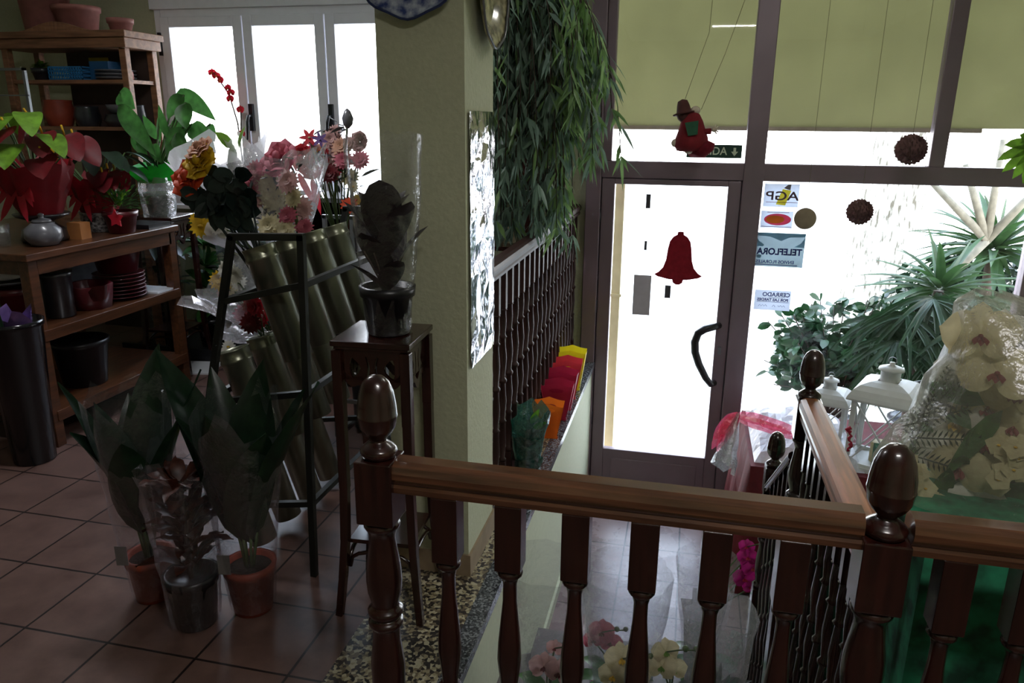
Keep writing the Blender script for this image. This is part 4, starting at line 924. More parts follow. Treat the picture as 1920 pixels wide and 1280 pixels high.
# ------------------------------------------------------------------ back of the upper floor
seed(120)
T = thing('side_cabinet', 'dark brown open cabinet with a grey-blue top behind the vase rack', 'cabinet', (-1.95, 4.2, 0))
part('top', MB().bx((-2.2, 3.98, 1.13), (-1.55, 4.4, 1.155)), 'greycer', T, 'grey-blue top')
mb = MB()
for x in (-2.18, -1.9, -1.6): mb.bx((x, 4.0, 0), (x+.03, 4.38, 1.13))
mb.bx((-2.18, 4.0, .12), (-1.57, 4.38, .14)).bx((-2.18, 4.0, .62), (-1.57, 4.38, .64)).bx((-2.18, 4.36, 0), (-1.57, 4.38, 1.13))
part('carcass', mb, 'dark_wood', T)
simple('shoe_box', MB().bx((-1.86, 4.05, .64), (-1.63, 4.3, .92)), 'paper', (-1.75, 4.17, .64), 'pale grey carton inside the dark cabinet behind the rack', 'box')
mb = MB()
for p, q in (((-1.70, 3.35, 0), (-1.70, 3.35, 1.14)), ((-1.42, 3.35, 0), (-1.42, 3.35, 1.14)), ((-1.71, 3.35, 1.135), (-1.41, 3.35, 1.135)), ((-1.70, 3.35, .2), (-1.42, 3.35, .2))): mb.bar(p, q, .018, .018)
for x in (-1.70, -1.42): mb.bar((x, 3.35, .01), (x, 3.65, .01), .018, .018); mb.bar((x, 3.65, 0), (x, 3.65, 1.14), .018, .018)
simple('flower_stand', mb, 'greysteel', (-1.56, 3.35, 0), 'grey steel stand under the mixed red flowers', 'stand')
simple('flower_can', MB().lathe((-1.56, 3.5, .02), [(.1, 0), (.1, .005), (.11, .38), (.1, .38)], 20), 'black', (-1.56, 3.5, .02), 'black bucket inside the grey steel stand', 'bucket')
T = thing('low_tray', 'long low dark tray on the floor under the window', 'tray', (-3.0, 4.5, 0)); T.name = 'floor_tray'
part('tray', MB().bx((-3.75, 4.3, 0), (-2.35, 4.8, .05)).bx((-3.75, 4.28, 0), (-2.35, 4.3, .09)), 'black', T)
for i, (x, m, l) in enumerate(((-3.55, 'leafdk', 'green foliage plant in film at the left end of the floor tray'), (-3.2, 'leaf', 'tall green foliage plant in the middle of the floor tray'), (-2.9, 'leafdk', 'dark leafy plant in film right of the middle of the floor tray'), (-2.58, 'leafblk', 'blackish plant at the right end of the floor tray'))):
    seed(130+i); T = thing('floor_plant', l, 'potted plant', (x, 4.52, .05))
    part('pot', MB().lathe((x, 4.52, .05), potprof(.1, .2), 18), 'black', T)
    mb = MB(); mb.tube([(x, 4.52, .2), (x, 4.52, .75)], .008, 5)
    for z in (.3, .45, .6, .75): bushy(mb, (x, 4.52, z), 16, .24, .09, 0, 1, -.2, 'lance', .2)
    part('foliage', mb, m, T)
    if i in (0, 2): part('cellophane', wrapcone(MB(), (x, 4.52, .05), (x, 4.52, .85), .1, .2, 20, 7, .1, .1), 'clear', T)
simple('paper_sheet', MB().bx((-3.3, 4.02, .0), (-2.95, 4.26, .012), rz=.2), 'paper', (-3.1, 4.1, 0), 'sheet of white paper on the floor beyond the plant stand', 'paper')
simple('paper_sheet', MB().bx((-3.2, 3.74, .595), (-2.985, 3.9, .605)), 'paper', (-3.1, 3.8, .595), 'white paper lying at the far end of the middle table shelf', 'paper')
0 and simple('cardboard_box', MB().bx((-2.78, 4.62, .98), (-2.62, 4.8, 1.1)), 'card', (-2.7, 4.7, .98), 'small brown carton on the window sill', 'box')
# dark shelving behind the ledge railing
T = thing('plant_shelving', 'dark wooden shelving with pots seen behind the ledge railing', 'shelving', (-1.15, 4.5, 0))
mb = MB()
for x in (-1.46, -.95): mb.bx((x, 4.3, 0), (x+.06, 4.36, 1.9)); mb.bx((x, 4.7, 0), (x+.06, 4.76, 1.9))
part('posts', mb, 'dark_wood', T)
for z in (.35, .85, 1.25, 1.65): part('shelf', MB().bx((-1.5, 4.28, z), (-.86, 4.78, z+.025)), 'dark_wood', T)
for x, z, r, h, m, l in ((-1.22, .875, .09, .16, 'terracotta', 'terracotta pot on the shelf just above the ledge railing'), (-1.05, .875, .05, .09, 'cork', 'small pale pot beside the post of the dark shelving'), (-1.2, 1.275, .1, .15, 'darkcer', 'dark pot on the upper shelf beside the pillar')):
    simple('shelf_pot', MB().lathe((x, 4.45, z), potprof(r, h), 18), m, (x, 4.45, z), l, 'pot')
seed(140); T = thing('russet_plant', 'russet-leaved plant showing between the foil sheet and the hanging ficus', 'potted plant', (-1.05, 3.6, 0))
part('pot', MB().lathe((-1.08, 3.6, 0), potprof(.13, .26), 18), 'black', T); mb = MB(); mb.tube([(-1.08, 3.6, .2), (-1.08, 3.6, 1.35)], .01, 6)
for z in (.7, .9, 1.1, 1.3): bushy(mb, (-1.08, 3.6, z), 16, .2, .045, 0, 1, -.1, 'lance', .3)
part('foliage', mb, 'reddish', T)

# ------------------------------------------------------------------ things on the stairwell ledge
seed(150); x, y = -.65, 3.14
T = thing('green_wrapped_plant', 'leafy plant wrapped in sea-green film, nearest on the stairwell ledge', 'potted plant', (x, y, .003))
part('pot', MB().lathe((x, y, .003), potprof(.05, .1), 16), 'black', T)
mb = MB(); bushy(mb, (x, y, .14), 46, .15, .05, 0, .6, .1, 'lance', .5); part('foliage', mb, 'leafdk', T)
mb = MB(); mb.leaf((x+.02, y-.02, .27), (.5, -.3, 1), (0, -1, 0), .1, .03).leaf((x+.03, y-.02, .25), (.9, -.3, .6), (0, -1, 0), .08, .03); part('young_leaf', mb, 'leafbt', T)
part('film', wrapcone(MB(), (x, y, .005), (x, y, .33), .045, .098, 22, 7, .08, .07), 'greenfilm', T)
part('film_collar', wrapcone(MB(), (x, y, .0), (x, y, .10), .055, .06, 18, 4, .1, .15), 'greenfilm', T)
def bag(x, y, w, h, m, label, rz):
    T = thing('gift_bag', label, 'bag', (x, y, .003)); c = Vector((x, y, .003)); q = Matrix.Rotation(rz, 3, 'Z')
    def P(a, b, z): return c+q @ Vector((a, b, z))
    dep = .035; n = 20
    for s, hh, nm in ((-1, h, 'front_panel'), (1, h*1.05, 'back_panel')):
        mb = MB(); g = lambda t, z: P((t-.5)*w*(.55+.45*z/h), s*dep*(.5+.6*z/h), z)
        # a panel with an oval hand hole: strips around the hole
        for i in range(n):
            t0, t1 = i/n, (i+1)/n
            def hole(t):
                u = (t-.5)/.24
                return (h*.80-h*.055*math.sqrt(1-u*u), h*.80+h*.055*math.sqrt(1-u*u)) if abs(u) < 1 else (h*.8, h*.8)
            top = lambda t: hh-.018*abs(math.sin((t-.5)*PI))
            a, b = hole(t0); a1, b1 = hole(t1)
            mb.add([g(t0, 0), g(t1, 0), g(t1, a1), g(t0, a)], [(0, 1, 2, 3)], 0); mb.add([g(t0, b), g(t1, b1), g(t1, top(t1)), g(t0, top(t0))], [(0, 1, 2, 3)], 0)
        part(nm, mb, m, T)
    mb = MB()
    for s in (-1, 1):
        W = lambda z: s*w/2*(.62+.38*z/h)
        D = lambda z: dep*(.5+.6*z/h)
        mb.add([P(W(0), -D(0), 0), P(W(0), D(0), 0), P(W(h), D(h), h*.93), P(W(h), -D(h), h*.95)], [(0, 1, 2, 3)])
    mb.add([P(-w*.27, -dep*.5, .001), P(w*.31, -dep*.5, .001), P(w*.31, dep*.5, .001), P(-w*.31, dep*.5, .001)], [(0, 1, 2, 3)])
    part('sides', mb, m, T)
bag(-.635, 3.60, .165, .20, 'orangebag', 'orange gift bag with a hand hole standing behind the green-wrapped plant', .1)
bag(-.635, 3.86, .18, .22, 'pinkbag', 'dark crimson gift bag, nearest of the red ones on the ledge', .05)
bag(-.635, 4.02, .18, .235, 'pinkbag', 'crimson gift bag, middle one of the red bags on the ledge', .0)
bag(-.635, 4.20, .18, .245, 'redbag', 'coral gift bag with hand hole right in front of the yellow bag', .08)
bag(-.635, 4.36, .18, .26, 'yellowbag', 'yellow gift bag at the far end of the ledge row', .03)

# ------------------------------------------------------------------ decorations on and by the shopfront
def outline(pts, y, th, m, name, label, cat):
    mb = MB().prism([(a, y, b) for a, b in pts], (0, -th, 0)); x0 = sum(a for a, b in pts)/len(pts); z0 = sum(b for a, b in pts)/len(pts)
    return simple(name, mb, m, (x0, y, z0), label, cat)
half = [(0, .345), (.018, .343), (.02, .325), (.045, .31), (.065, .28), (.075, .23), (.082, .16), (.098, .11), (.125, .078), (.152, .062), (.13, .048), (.06, .033), (.035, .032), (.03, .012), (.012, 0), (0, 0)]
bx, bz = -.045, .565
pts = [(bx+a, bz+b) for a, b in half]+[(bx-a, bz+b) for a, b in reversed(half[1:-1])]
outline([(a+.0, b) for a, b in pts], 4.983, .008, 'felt', 'bell_decoration', 'large red felt bell stuck on the door glass', 'bell')
def sticker(name, x0, x1, z0, z1, m, label, cat='sticker', y=4.9835): return simple(name, MB().bx((x0, y-.0015, z0), (x1, y, z1)), m, ((x0+x1)/2, y, (z0+z1)/2), label, cat)
sticker('grey_notice', -.327, -.213, .345, .615, 'greypaper', 'grey rectangular notice on the door glass left of the bell', 'notice')
sticker('dark_sticker', -.122, -.084, .47, .555, 'doorink', 'dark rectangular sticker just below the left rim of the bell')
sticker('dark_sticker', -.277, -.248, 1.05, 1.14, 'doorink', 'dark oblong sticker high on the door glass')
sticker('dark_sticker', -.272, -.255, .78, .84, 'doorink', 'tiny black sticker halfway up the left of the door glass')
# mirrored window signs: they face the street, so their writing runs backwards from inside
def text(body, size, x, y, z, m, parent, out=True, bold=0.0, sx=1, name='lettering'):
    cu = bpy.data.curves.new(name, 'FONT'); cu.body = body; cu.size = size; cu.extrude = .0004; cu.offset = bold; cu.align_x = 'CENTER'; cu.align_y = 'CENTER'
    cu.materials.append(M[m]); o = bpy.data.objects.new(name, cu); COL.objects.link(o)
    o.rotation_euler = (PI/2, 0, PI if out else 0); o.scale = (sx, 1, 1)
    me = bpy.data.meshes.new_from_object(o.evaluated_get(bpy.context.evaluated_depsgraph_get())); me.name = name
    q = bpy.data.objects.new(name, me); COL.objects.link(q); q.rotation_euler = o.rotation_euler; q.scale = o.scale
    bpy.data.objects.remove(o); bpy.data.curves.remove(cu); q.name = name
    q.location = Vector((x, y, z))-Vector(parent['_o']); q.parent = parent
    return q
YG = 4.9835
T = sticker('round_logo_sticker', .44, .645, 1.085, 1.225, 'note', 'white sticker with mirrored letters and a yellow shape at the top of the shop window'); T.name = 'logo_sticker'
MB().prism([(.515, YG-.002, 1.10), (.570, YG-.002, 1.095), (.598, YG-.002, 1.185), (.548, YG-.002, 1.195)], (0, -.001, 0)).build('yellow_shape', 'yelprint', T)
MB().prism([(.553, YG-.002, 1.20), (.592, YG-.002, 1.188), (.594, YG-.002, 1.222), (.577, YG-.002, 1.221)], (0, -.001, 0)).build('grey_tip', 'greypaper', T)
text('AGP', .075, .548, YG-.0038, 1.15, 'inkgrey', T, bold=.001, sx=1.35)
MB().bx((.455, YG-.0035, 1.112), (.64, YG-.003, 1.115)).build('underline', 'felt', T)
T = sticker('oval_logo_sticker', .435, .625, .955, 1.06, 'note', 'white sticker with a red and yellow oval below the topmost sticker')
def disc(cx, cz, a, b, y, m, par, nm): return MB().prism([(cx+a*math.cos(t*PI/16), y, cz+b*math.sin(t*PI/16)) for t in range(32)], (0, -.0008, 0)).build(nm, m, par)
disc(.535, 1.008, .08, .036, YG-.002, 'redprint', T, 'red_oval'); disc(.52, 1.008, .055, .024, YG-.0032, 'yelprint', T, 'yellow_oval')
MB().bx((.44, YG-.003, .962), (.62, YG-.0022, .965)).bx((.47, YG-.003, 1.05), (.6, YG-.0022, 1.053)).build('fine_print', 'felt', T)
T = sticker('florist_sign', .420, .712, .712, .925, 'palegreen', 'pale teal window sign reading TELEFLORA backwards', 'sign')
MB().prism([(.42, YG-.002, .925), (.712, YG-.002, .925), (.712, YG-.002, .905), (.62, YG-.002, .90), (.57, YG-.002, .875), (.50, YG-.002, .902), (.42, YG-.002, .905)], (0, -.001, 0)).prism([(.42, YG-.002, .905), (.44, YG-.002, .87), (.47, YG-.002, .85), (.465, YG-.002, .838), (.42, YG-.002, .838)], (0, -.001, 0)).prism([(.712, YG-.002, .905), (.69, YG-.002, .865), (.65, YG-.002, .84), (.712, YG-.002, .838)], (0, -.001, 0)).build('teal_picture', 'teal', T)
text('TELEFLORA', .056, .566, YG-.003, .806, 'ink', T, bold=.002, sx=.93)
text('ENVIOS FLORALES', .028, .545, YG-.003, .742, 'ink', T, bold=.0008, sx=1.0)
MB().bx((.42, YG-.003, .722), (.68, YG-.0022, .727)).build('rule_line', 'ink', T)
disc(.447, .775, .014, .012, YG-.002, 'teal', T, 'round_mark')
T = sticker('handwritten_note', .445, .665, .43, .56, 'note', 'small handwritten paper note taped to the shop window below the teal sign', 'note')
text('CERRADO', .036, .575, YG-.003, .532, 'ink', T, bold=.0009); text('POR LAS TARDES', .0245, .556, YG-.003, .498, 'ink', T, bold=.001)
MB().bx((.46, YG-.003, .483), (.655, YG-.0022, .4855)).bx((.53, YG-.003, .513), (.62, YG-.0022, .515)).build('underline', 'ink', T)
mb = MB(); seed(3)
for k in range(3):
    x0 = (.635, .575, .525)[k]; n = (5, 2, 6)[k]
    mb.tube([(x0-.011*i*.8, YG-.003, .458+(.006 if i % 2 else -.003)+rnd(-.002, .002)) for i in range(n+1)], .0012, 4)
mb.build('scribbled_line', 'ink', T)
T = sticker('exit_sign', -.045, .286, 1.372, 1.452, 'signgreen', 'dark green exit sign reading SALIDA with a down arrow', 'sign', 4.975)
text('SALIDA', .066, .095, 4.971, 1.412, 'signtext', T, False, .0008, .95)
MB().prism([(.235, 4.972, 1.435), (.25, 4.972, 1.435), (.25, 4.972, 1.412), (.263, 4.972, 1.412), (.2425, 4.972, 1.385), (.222, 4.972, 1.412), (.235, 4.972, 1.412)], (0, -.001, 0)).build('arrow', 'signtext', T)
# hanging cloth doll
seed(160); D = 4.72
def A(px, py, dy=0): return at(px, py, D+dy)
T = thing('hanging_doll', 'red and green cloth Christmas doll swinging on strings in front of the transom', 'doll', A(1300, 250))
mb = MB(); a, b = A(1296, 285), A(1298, 205)
mb.lathe(a, [(.02, -.0), (.085, .01), (.10, .04), (.095, .08), (.08, .12), (.065, .17), (.045, .21), (.02, .23)], 18, 0, b-a); part('coat', mb, 'dollred', T)
mb = MB().ball(A(1278, 275, -.02), .035, 12, 0, .8).ball(A(1292, 282, -.03), .03, 12, 0, .7).ball(A(1266, 268, -.01), .025, 10); part('fleece_trim', mb, 'beard', T)
mb = MB().ball(A(1283, 215), .045, 14, 0, 1); part('head', mb, 'dollbrown', T)
mb = MB().lathe(A(1283, 214, -.0), [(.065, 0), (.066, .006), (.044, .012), (.036, .05), (.028, .075), (.004, .085)], 18, 0, (-.2, .1, 1)); hat_ = part('hat', mb, 'dollbrown', T)
mb = MB().ball(A(1304, 207, .0), .028, 12, 0, .9); part('hat_fluff', mb, 'beard', hat_)
mb = MB(); mb.prism([A(1284, 230, -.09), A(1310, 226, -.09), A(1308, 252, -.10), A(1290, 255, -.10)], (0, .012, 0)); part('green_bag', mb, 'dollgreen', T, 'green patch on the back')
mb = MB().tube([A(1308, 228), A(1318, 247, -.02), A(1332, 246, -.04)], [.024, .021, .018], 10); part('arm', mb, 'dollred', T)
mb = MB(); h = A(1338, 243, -.04)
mb.ball(h, .014, 8)
for t in (-.9, -.4, .1, .6, 1.2): mb.tube([h, h+Vector((.03*math.cos(t), -.004, .03*math.sin(t)))], [.006, .004], 6)
part('hand', mb, 'beard', T)
mb = MB().tube([A(1296, 282), A(1318, 284, -.05), A(1330, 274, -.07), A(1334, 266, -.07)], [.036, .036, .034, .022], 12); part('leg', mb, 'felt', T)
mb = MB().tube([A(1283, 190), A(1330, 60), A(1342, -60)], .0016, 5).tube([A(1315, 205), A(1360, 100), A(1404, -20)], .0016, 5); part('string', mb, 'wire', T)
# hanging cone balls
def cone_ball(px, py, r, label, D=4.7, top=True):
    seed(px); c = at(px, py, D); T = thing('hanging_cone_ball', label, 'hanging ornament', c)
    mb = MB().ball(c, r*.8, 12)
    for k in range(110):
        i = k+.5; z = 1-2*i/110; t = PI*(1+5**.5)*i; q = math.sqrt(1-z*z); d = Vector((q*math.cos(t), q*math.sin(t), z))
        u, v, n = basis(d); mb.leaf(c+d*r*.72, d+u*.5, d, r*.36, r*.34, (0, 0, 0), .3, 2, 'petal')
    part('cone_scales', mb, 'fur', T); part('string', MB().tube([c+Vector((0, 0, r*.8)), Vector((c.x, c.y, 2.72))], .0012, 4), 'wire', T)
cone_ball(1708, 280, .082, 'dark scaly cone ball hanging beside the upper right window post')
cone_ball(1612, 397, .072, 'dark scaly cone ball hanging lower down in front of the large window')
c = at(1510, 410, 4.7); T = thing('hanging_disc', 'tan round wooden disc hanging left of the cone balls', 'hanging ornament', c)
part('disc', MB().lathe(c+Vector((0, .012, 0)), [(.055, -.006), (.062, 0), (.062, .012), (.055, .018)], 26, 0, (0, -1, 0)), 'tan', T); part('string', MB().tube([c+Vector((0, 0, .06)), Vector((c.x, c.y, 2.72))], .0012, 4), 'wire', T)
# ------------------------------------------------------------------ red-covered table by the shop window
seed(170); TZ = -.2; X0, X1, Y0, Y1 = .42, 1.86, 3.95, 4.80
T = thing('display_counter', 'low table in front of the shop window, hidden under a red cloth', 'table', (1.1, 4.4, LZ))
for x in (X0+.05, X1-.1):
    for y in (Y0+.06, Y1-.1): part('leg', MB().bx((x, y, LZ), (x+.05, y+.05, TZ-.05)), 'table_wood', T)
part('tabletop', MB().bx((X0+.01, Y0+.01, TZ-.05), (X1-.01, Y1-.01, TZ-.012)), 'table_wood', T)
mb = MB(); per = []
def edgepts():
    n = 40; o = []
    for i in range(n): o.append((X0+(X1-X0)*i/n, Y0, 0, -1))
    for i in range(18): o.append((X1, Y0+(Y1-Y0)*i/18, 1, 0))
    for i in range(n): o.append((X1-(X1-X0)*i/n, Y1, 0, 1))
    for i in range(18): o.append((X0, Y1-(Y1-Y0)*i/18, -1, 0))
    return o
ep = edgepts(); rows = ((0, 0), (.06, .012), (.25, .022), (.5, .04), (.74, .055)); vs = []; fs = []
for z, out in rows:
    for i, (x, y, dx, dy) in enumerate(ep):
        w = out*(.6+.9*math.sin(i*.9)**2+.2*math.sin(i*2.3)); corner = .13*max(0, z-.05) if (x < X0+.1 and y < Y0+.1) else 0
        vs.append((x+dx*w-(corner*1.0), y+dy*w-corner*.2, TZ-z))
n = len(ep)
for k in range(len(rows)-1):
    for i in range(n): j = (i+1) % n; fs.append((k*n+i, (k+1)*n+i, (k+1)*n+j, k*n+j))
mb.add(vs, fs, 0, True); mb.bx((X0, Y0, TZ-.004), (X1, Y1, TZ))
tag(mb.build('tablecloth', 'redcloth', None, (1.1, 4.4, TZ)), 'red cloth draped over the low table by the shop window', 'tablecloth')
# bundle in pink and white film
seed(171); T = thing('film_bundle', 'crumpled white film bundle tied with pink film on the left of the red table', 'wrapped bundle', (.62, 4.15, TZ))
mb = MB(); n1, n2 = 16, 12; vs = []; fs = []
for j in range(n2+1):
    for i in range(n1+1):
        u, v = i/n1, j/n2; h = .13*math.sin(PI*min(1, max(0, u)))**.35*math.sin(PI*v)**.35; vs.append((.44+.56*u, 3.98+.78*v, TZ+.01+h*rnd(.75, 1.1)))
for j in range(n2):
    for i in range(n1): a = j*(n1+1)+i; fs.append((a, a+1, a+n1+2, a+n1+1))
mb.add(vs, fs); part('white_film', mb, 'whitewrap', T)
mb = MB(); k0 = at(1385, 775, 4.05); k1 = at(1500, 805, 4.05)
for dz, w in ((0, .05), (-.02, .04), (-.035, .06)): mb.leaf(k0+Vector((0, 0, dz)), (k1-k0), (0, -.8, .6), (k1-k0).length*rnd(.9, 1.05), w, (0, 0, rnd(-.1, .1)), .4, 8, 'strap', 0, .1)
for a in (-.6, -.8, -.45): mb.leaf(k0, (a, -.25, -.75), (-.5, -1, 0), rnd(.16, .22), .07, (0, 0, -.2), .5, 8, 'strap', 0, .1)
part('pink_film', mb, 'pinkfilm', T)
part('loose_film', wrapcone(MB(), k0, k0+Vector((-.07, -.12, -.27)), .01, .075, 14, 6, .1, .25), 'greywrap', T)
# lanterns
def lantern(c, s, rz, label):
    c = Vector(c); T = thing('lantern', label, 'lantern', c); T.scale = (s, s, s); T.rotation_euler.z = rz; T['_o'] = (0, 0, 0)
    h = .118; H = .36
    part('base', MB().bx((-.135, -.135, 0), (.135, .135, .022)), 'whitepaint', T)
    for sx in (-1, 1):
        for sy in (-1, 1): part('post', MB().bx((sx*h-.011, sy*h-.011, .022), (sx*h+.011, sy*h+.011, H)), 'whitepaint', T)
    for k in range(4):
        m = Matrix.Rotation(k*PI/2, 3, 'Z'); mb = MB()
        def W(a, z): return m @ Vector((a, -h, z))
        mb.bar(W(-h, .03), W(h, H-.01), .012, .006).bar(W(h, .03), W(-h, H-.01), .012, .006)
        mb.bar(W(-h, H-.008), W(h, H-.008), .016, .016).bar(W(-h, .03), W(h, .03), .016, .014)
        part('lattice', mb, 'whitepaint', T)
        mb = MB().add([W(-h+.01, .03), W(h-.01, .03), W(h-.01, H-.01), W(-h+.01, H-.01)], [(0, 1, 2, 3)]); part('pane', mb, 'glass', T)
    mb = MB(); prof = [(.152, H-.004), (.152, H+.004), (.145, H+.02), (.13, H+.045), (.105, H+.066), (.07, H+.08), (.045, H+.085)]
    for (r0, z0), (r1, z1) in zip(prof, prof[1:]):
        a = [(-r0, -r0, z0), (r0, -r0, z0), (r0, r0, z0), (-r0, r0, z0)]; b = [(-r1, -r1, z1), (r1, -r1, z1), (r1, r1, z1), (-r1, r1, z1)]
        mb.add(a+b, [(0, 1, 5, 4), (1, 2, 6, 5), (2, 3, 7, 6), (3, 0, 4, 7)], 0, False)
    mb.add([(-.152, -.152, H-.004), (.152, -.152, H-.004), (.152, .152, H-.004), (-.152, .152, H-.004)], [(3, 2, 1, 0)]); part('roof', mb, 'whitepaint', T)
    ch_ = part('chimney', MB().lathe((0, 0, H+.075), [(.05, 0), (.045, .01), (.045, .055), (.058, .06), (.055, .07), (.03, .08), (.012, .085), (.012, .098), (.002, .1)], 20), 'whitepaint', T)
    mb = MB().tube([(.018*math.cos(t*PI/8), 0, H+.18+.018*math.sin(t*PI/8)) for t in range(17)], .0025, 5); part('ring', mb, 'greysteel', ch_)
    part('candle', MB().lathe((0, 0, .022), [(.04, 0), (.042, .004), (.042, .1), (.036, .104), (.004, .1)], 20), 'cream', T)
lantern((1.09, 4.13, TZ), 1.1, -.42, 'large white metal lantern with crossed side bars on the red table')
lantern((.84, 4.33, TZ), .80, -.3, 'smaller white lantern, partly hidden behind the far newel of the side railing')
seed(172); simple('tinsel_garland', MB().tube([at(1592+rnd(-5, 5), 845-i*4, 3.99) for i in range(12)], [.004+.01*R.random() for i in range(12)], 6), 'pinkbag', at(1592, 850, 3.99), 'crimson tinsel beside the large lantern', 'tinsel')
simple('crinkled_bag', wrapcone(MB(), (1.40, 4.05, TZ), (1.40, 4.05, .12), .06, .08, 22, 8, .2, .2), 'clear', (1.40, 4.05, TZ), 'crinkled clear bag between the large lantern and the white orchids', 'plastic bag')
T = thing('hanging_bucket', 'dark bucket with a wire handle behind the large lantern', 'bucket', (1.5, 4.68, TZ))
part('bucket', MB().lathe((1.48, 4.66, TZ), [(.09, 0), (.095, .004), (.125, .28), (.135, .29), (.13, .30), (.118, .30), (.1, .1)], 24), 'darkcer', T)
part('handle', MB().tube([(1.48+.13*math.cos(t*PI/10), 4.60, .07-.05*math.sin(t*PI/10)) for t in range(11)], .003, 5), 'greysteel', T)
# wrapped things behind the side railing
seed(173); simple('film_wrapped_parcel', wrapcone(MB(), (.86, 3.45, LZ), (.80, 3.35, -.18), .12, .15, 18, 8, .15, .2), 'whitewrap', (.86, 3.45, LZ), 'pale film-wrapped parcel standing on the lower floor behind the side railing', 'wrapped parcel')

# ------------------------------------------------------------------ green box with the big white orchid arrangement
simple('fabric_box', B(MB().bx((.5, 1.47, LZ), (1.5, 1.95, .80)).build('tmp', 'green_fabric'), .006) and MB().bx((.5, 1.47, LZ), (1.5, 1.95, .80)), 'green_fabric', (1.0, 1.7, LZ), 'tall box covered in green patterned fabric behind the front balustrade', 'box')
bpy.data.objects.remove(bpy.data.objects['tmp'])
seed(180); T = thing('orchid_arrangement', 'large arrangement of cream silk orchids in crinkled film on the green box', 'flower arrangement', (.95, 1.7, .80))
part('basket', MB().lathe((.95, 1.7, .80), [(.16, 0), (.17, .01), (.2, .1), (.19, .1), (.15, .03)], 22), 'cork', T)
D = 1.69
for (px, py, r, m) in ((1838, 630, .075, 'cream'), (1870, 700, .08, 'cream'), (1815, 700, .07, 'white'), (1905, 740, .07, 'cream'), (1850, 765, .075, 'cream'), (1795, 790, .07, 'white'), (1845, 830, .085, 'cream'), (1760, 850, .07, 'white'), (1800, 880, .07, 'cream'), (1765, 920, .06, 'cream'), (1900, 800, .06, 'cream'), (1830, 940, .06, 'white'), (1730, 950, .05, 'cream'), (1880, 620, .05, 'white')):
    c = at(px, py, D+rnd(-.04, .08)); part('orchid_bloom', MB().orchid(c, (rnd(-.6, 0), -1, rnd(-.1, .4)), r, 0, 1), [m, 'mudred' if m == 'cream' else 'yellow'], T)
for (cx, cy, n) in ((1895, 870, 16), (1730, 905, 8)):
    mb = MB()
    for k in range(n): mb.daisy(at(cx+rnd(-30, 28), cy+rnd(-40, 45), D-.06+rnd(0, .05)), (rnd(-.5, .3), -1, rnd(-.2, .5)), .026, 0, 1, 5, 1, .75, .1, .15)
    part('hydrangea_cluster', mb, ['cream', 'yellow'], T)
mb = MB()
for (px, py, dx, dz) in ((1690, 800, .9, .45), (1705, 820, 1, .1), (1740, 770, .5, .8), (1700, 850, 1, -.2), (1720, 790, .3, .9)):
    c = at(px, py, D+.02); d = Vector((dx, -.1, dz)).normalized(); mb.tube([c, c+d*.14], .002, 4)
    for k in range(13):
        for s in (-1, 1): mb.leaf(c+d*.011*k, d*.5+Vector((-dz, 0, dx))*s, (0, -1, 0), .028-.001*k, .005, (0, 0, 0), .1, 2, 'lance')
part('fern_sprigs', mb, 'leafdk', T)
mb = MB()
for k in range(46): mb.leaf(at(rnd(1720, 1930), rnd(700, 980), D+rnd(.02, .15)), rdir(), (0, -1, 0), rnd(.08, .18), .045, (0, 0, -.2), .25, 5)
for k in range(14): mb.tube([(.95+rnd(-.1, .1), 1.7, .85), at(rnd(1740, 1900), rnd(620, 900), D+.06)], .003, 5, 1)
part('foliage', mb, ['leaf', 'brownstem'], T)
mb = MB(); prof = [(.803, .46, .90), (.88, .43, .88), (.95, .37, .86), (1.0, .32, .83), (1.06, .25, .78), (1.12, .19, .74), (1.18, .13, .68), (1.225, .08, .63), (1.25, .03, .61)]; n = 34; vs = []; fs = []
ph = [rnd(-1, 1) for _ in range(n)]
for k, (z, r, cx) in enumerate(prof):
    for i in range(n):
        t = 2*PI*i/n; q = r*(1+.06*ph[i]+rnd(-.05, .05)); vs.append((cx+q*math.cos(t), 1.70+.8*q*math.sin(t)*min(1, .24/r), z+rnd(-.01, .01)))
for k in range(len(prof)-1):
    for i in range(n): j = (i+1) % n; fs.append((k*n+i, k*n+j, (k+1)*n+j, (k+1)*n+i))
mb.add(vs, fs, 0, True); part('film', mb, 'filmheavy', T)

# ------------------------------------------------------------------ orchids on the stair steps, magenta orchid
def potted_orchid(x, y, z, blooms, label, m, ml, sd, h=.5, film_h=.62):
    seed(sd); T = thing('potted_orchid', label, 'potted plant', (x, y, z))
    part('pot', MB().lathe((x, y, z), potprof(.06, .12), 18), 'clay', T)
    mb = MB()
    for k in range(6): a = k*1.05+rnd(0, .4); mb.leaf((x, y, z+.11), (math.cos(a), math.sin(a), .7), (0, 0, 1), .2, .06, (0, 0, -.6), .2, 6, 'oval')
    part('foliage', mb, 'leaf', T); st = MB()
    for p in blooms:
        c = Vector(p[:3]); part('bloom', MB().orchid(c, (rnd(-.4, .4), -1, .5), p[3], 0, 1), [m, ml], T)
        st.tube([(x, y, z+.1), (x+(c.x-x)*.3, y+(c.y-y)*.3, z+.1+(c.z-z-.1)*.7), c], .003, 5)
    top = max((Vector(p[:3]) for p in blooms), key=lambda q: q.z)
    st.tube([top, top+Vector((.04, -.02, .03)), top+Vector((.08, -.03, .045))], .0025, 5).ball(top+Vector((.085, -.03, .05)), .009, 8).ball(top+Vector((.055, -.03, .045)), .01, 8)
    part('stem', st, 'stem', T)
    part('cellophane', wrapcone(MB(), (x, y, z+.01), (x, y, z+film_h), .06, .13, 22, 9, .02, .05), 'clear', T)
def aq(px, py, Y, r): v = at(px, py, Y); return (v.x, v.y, v.z, r)
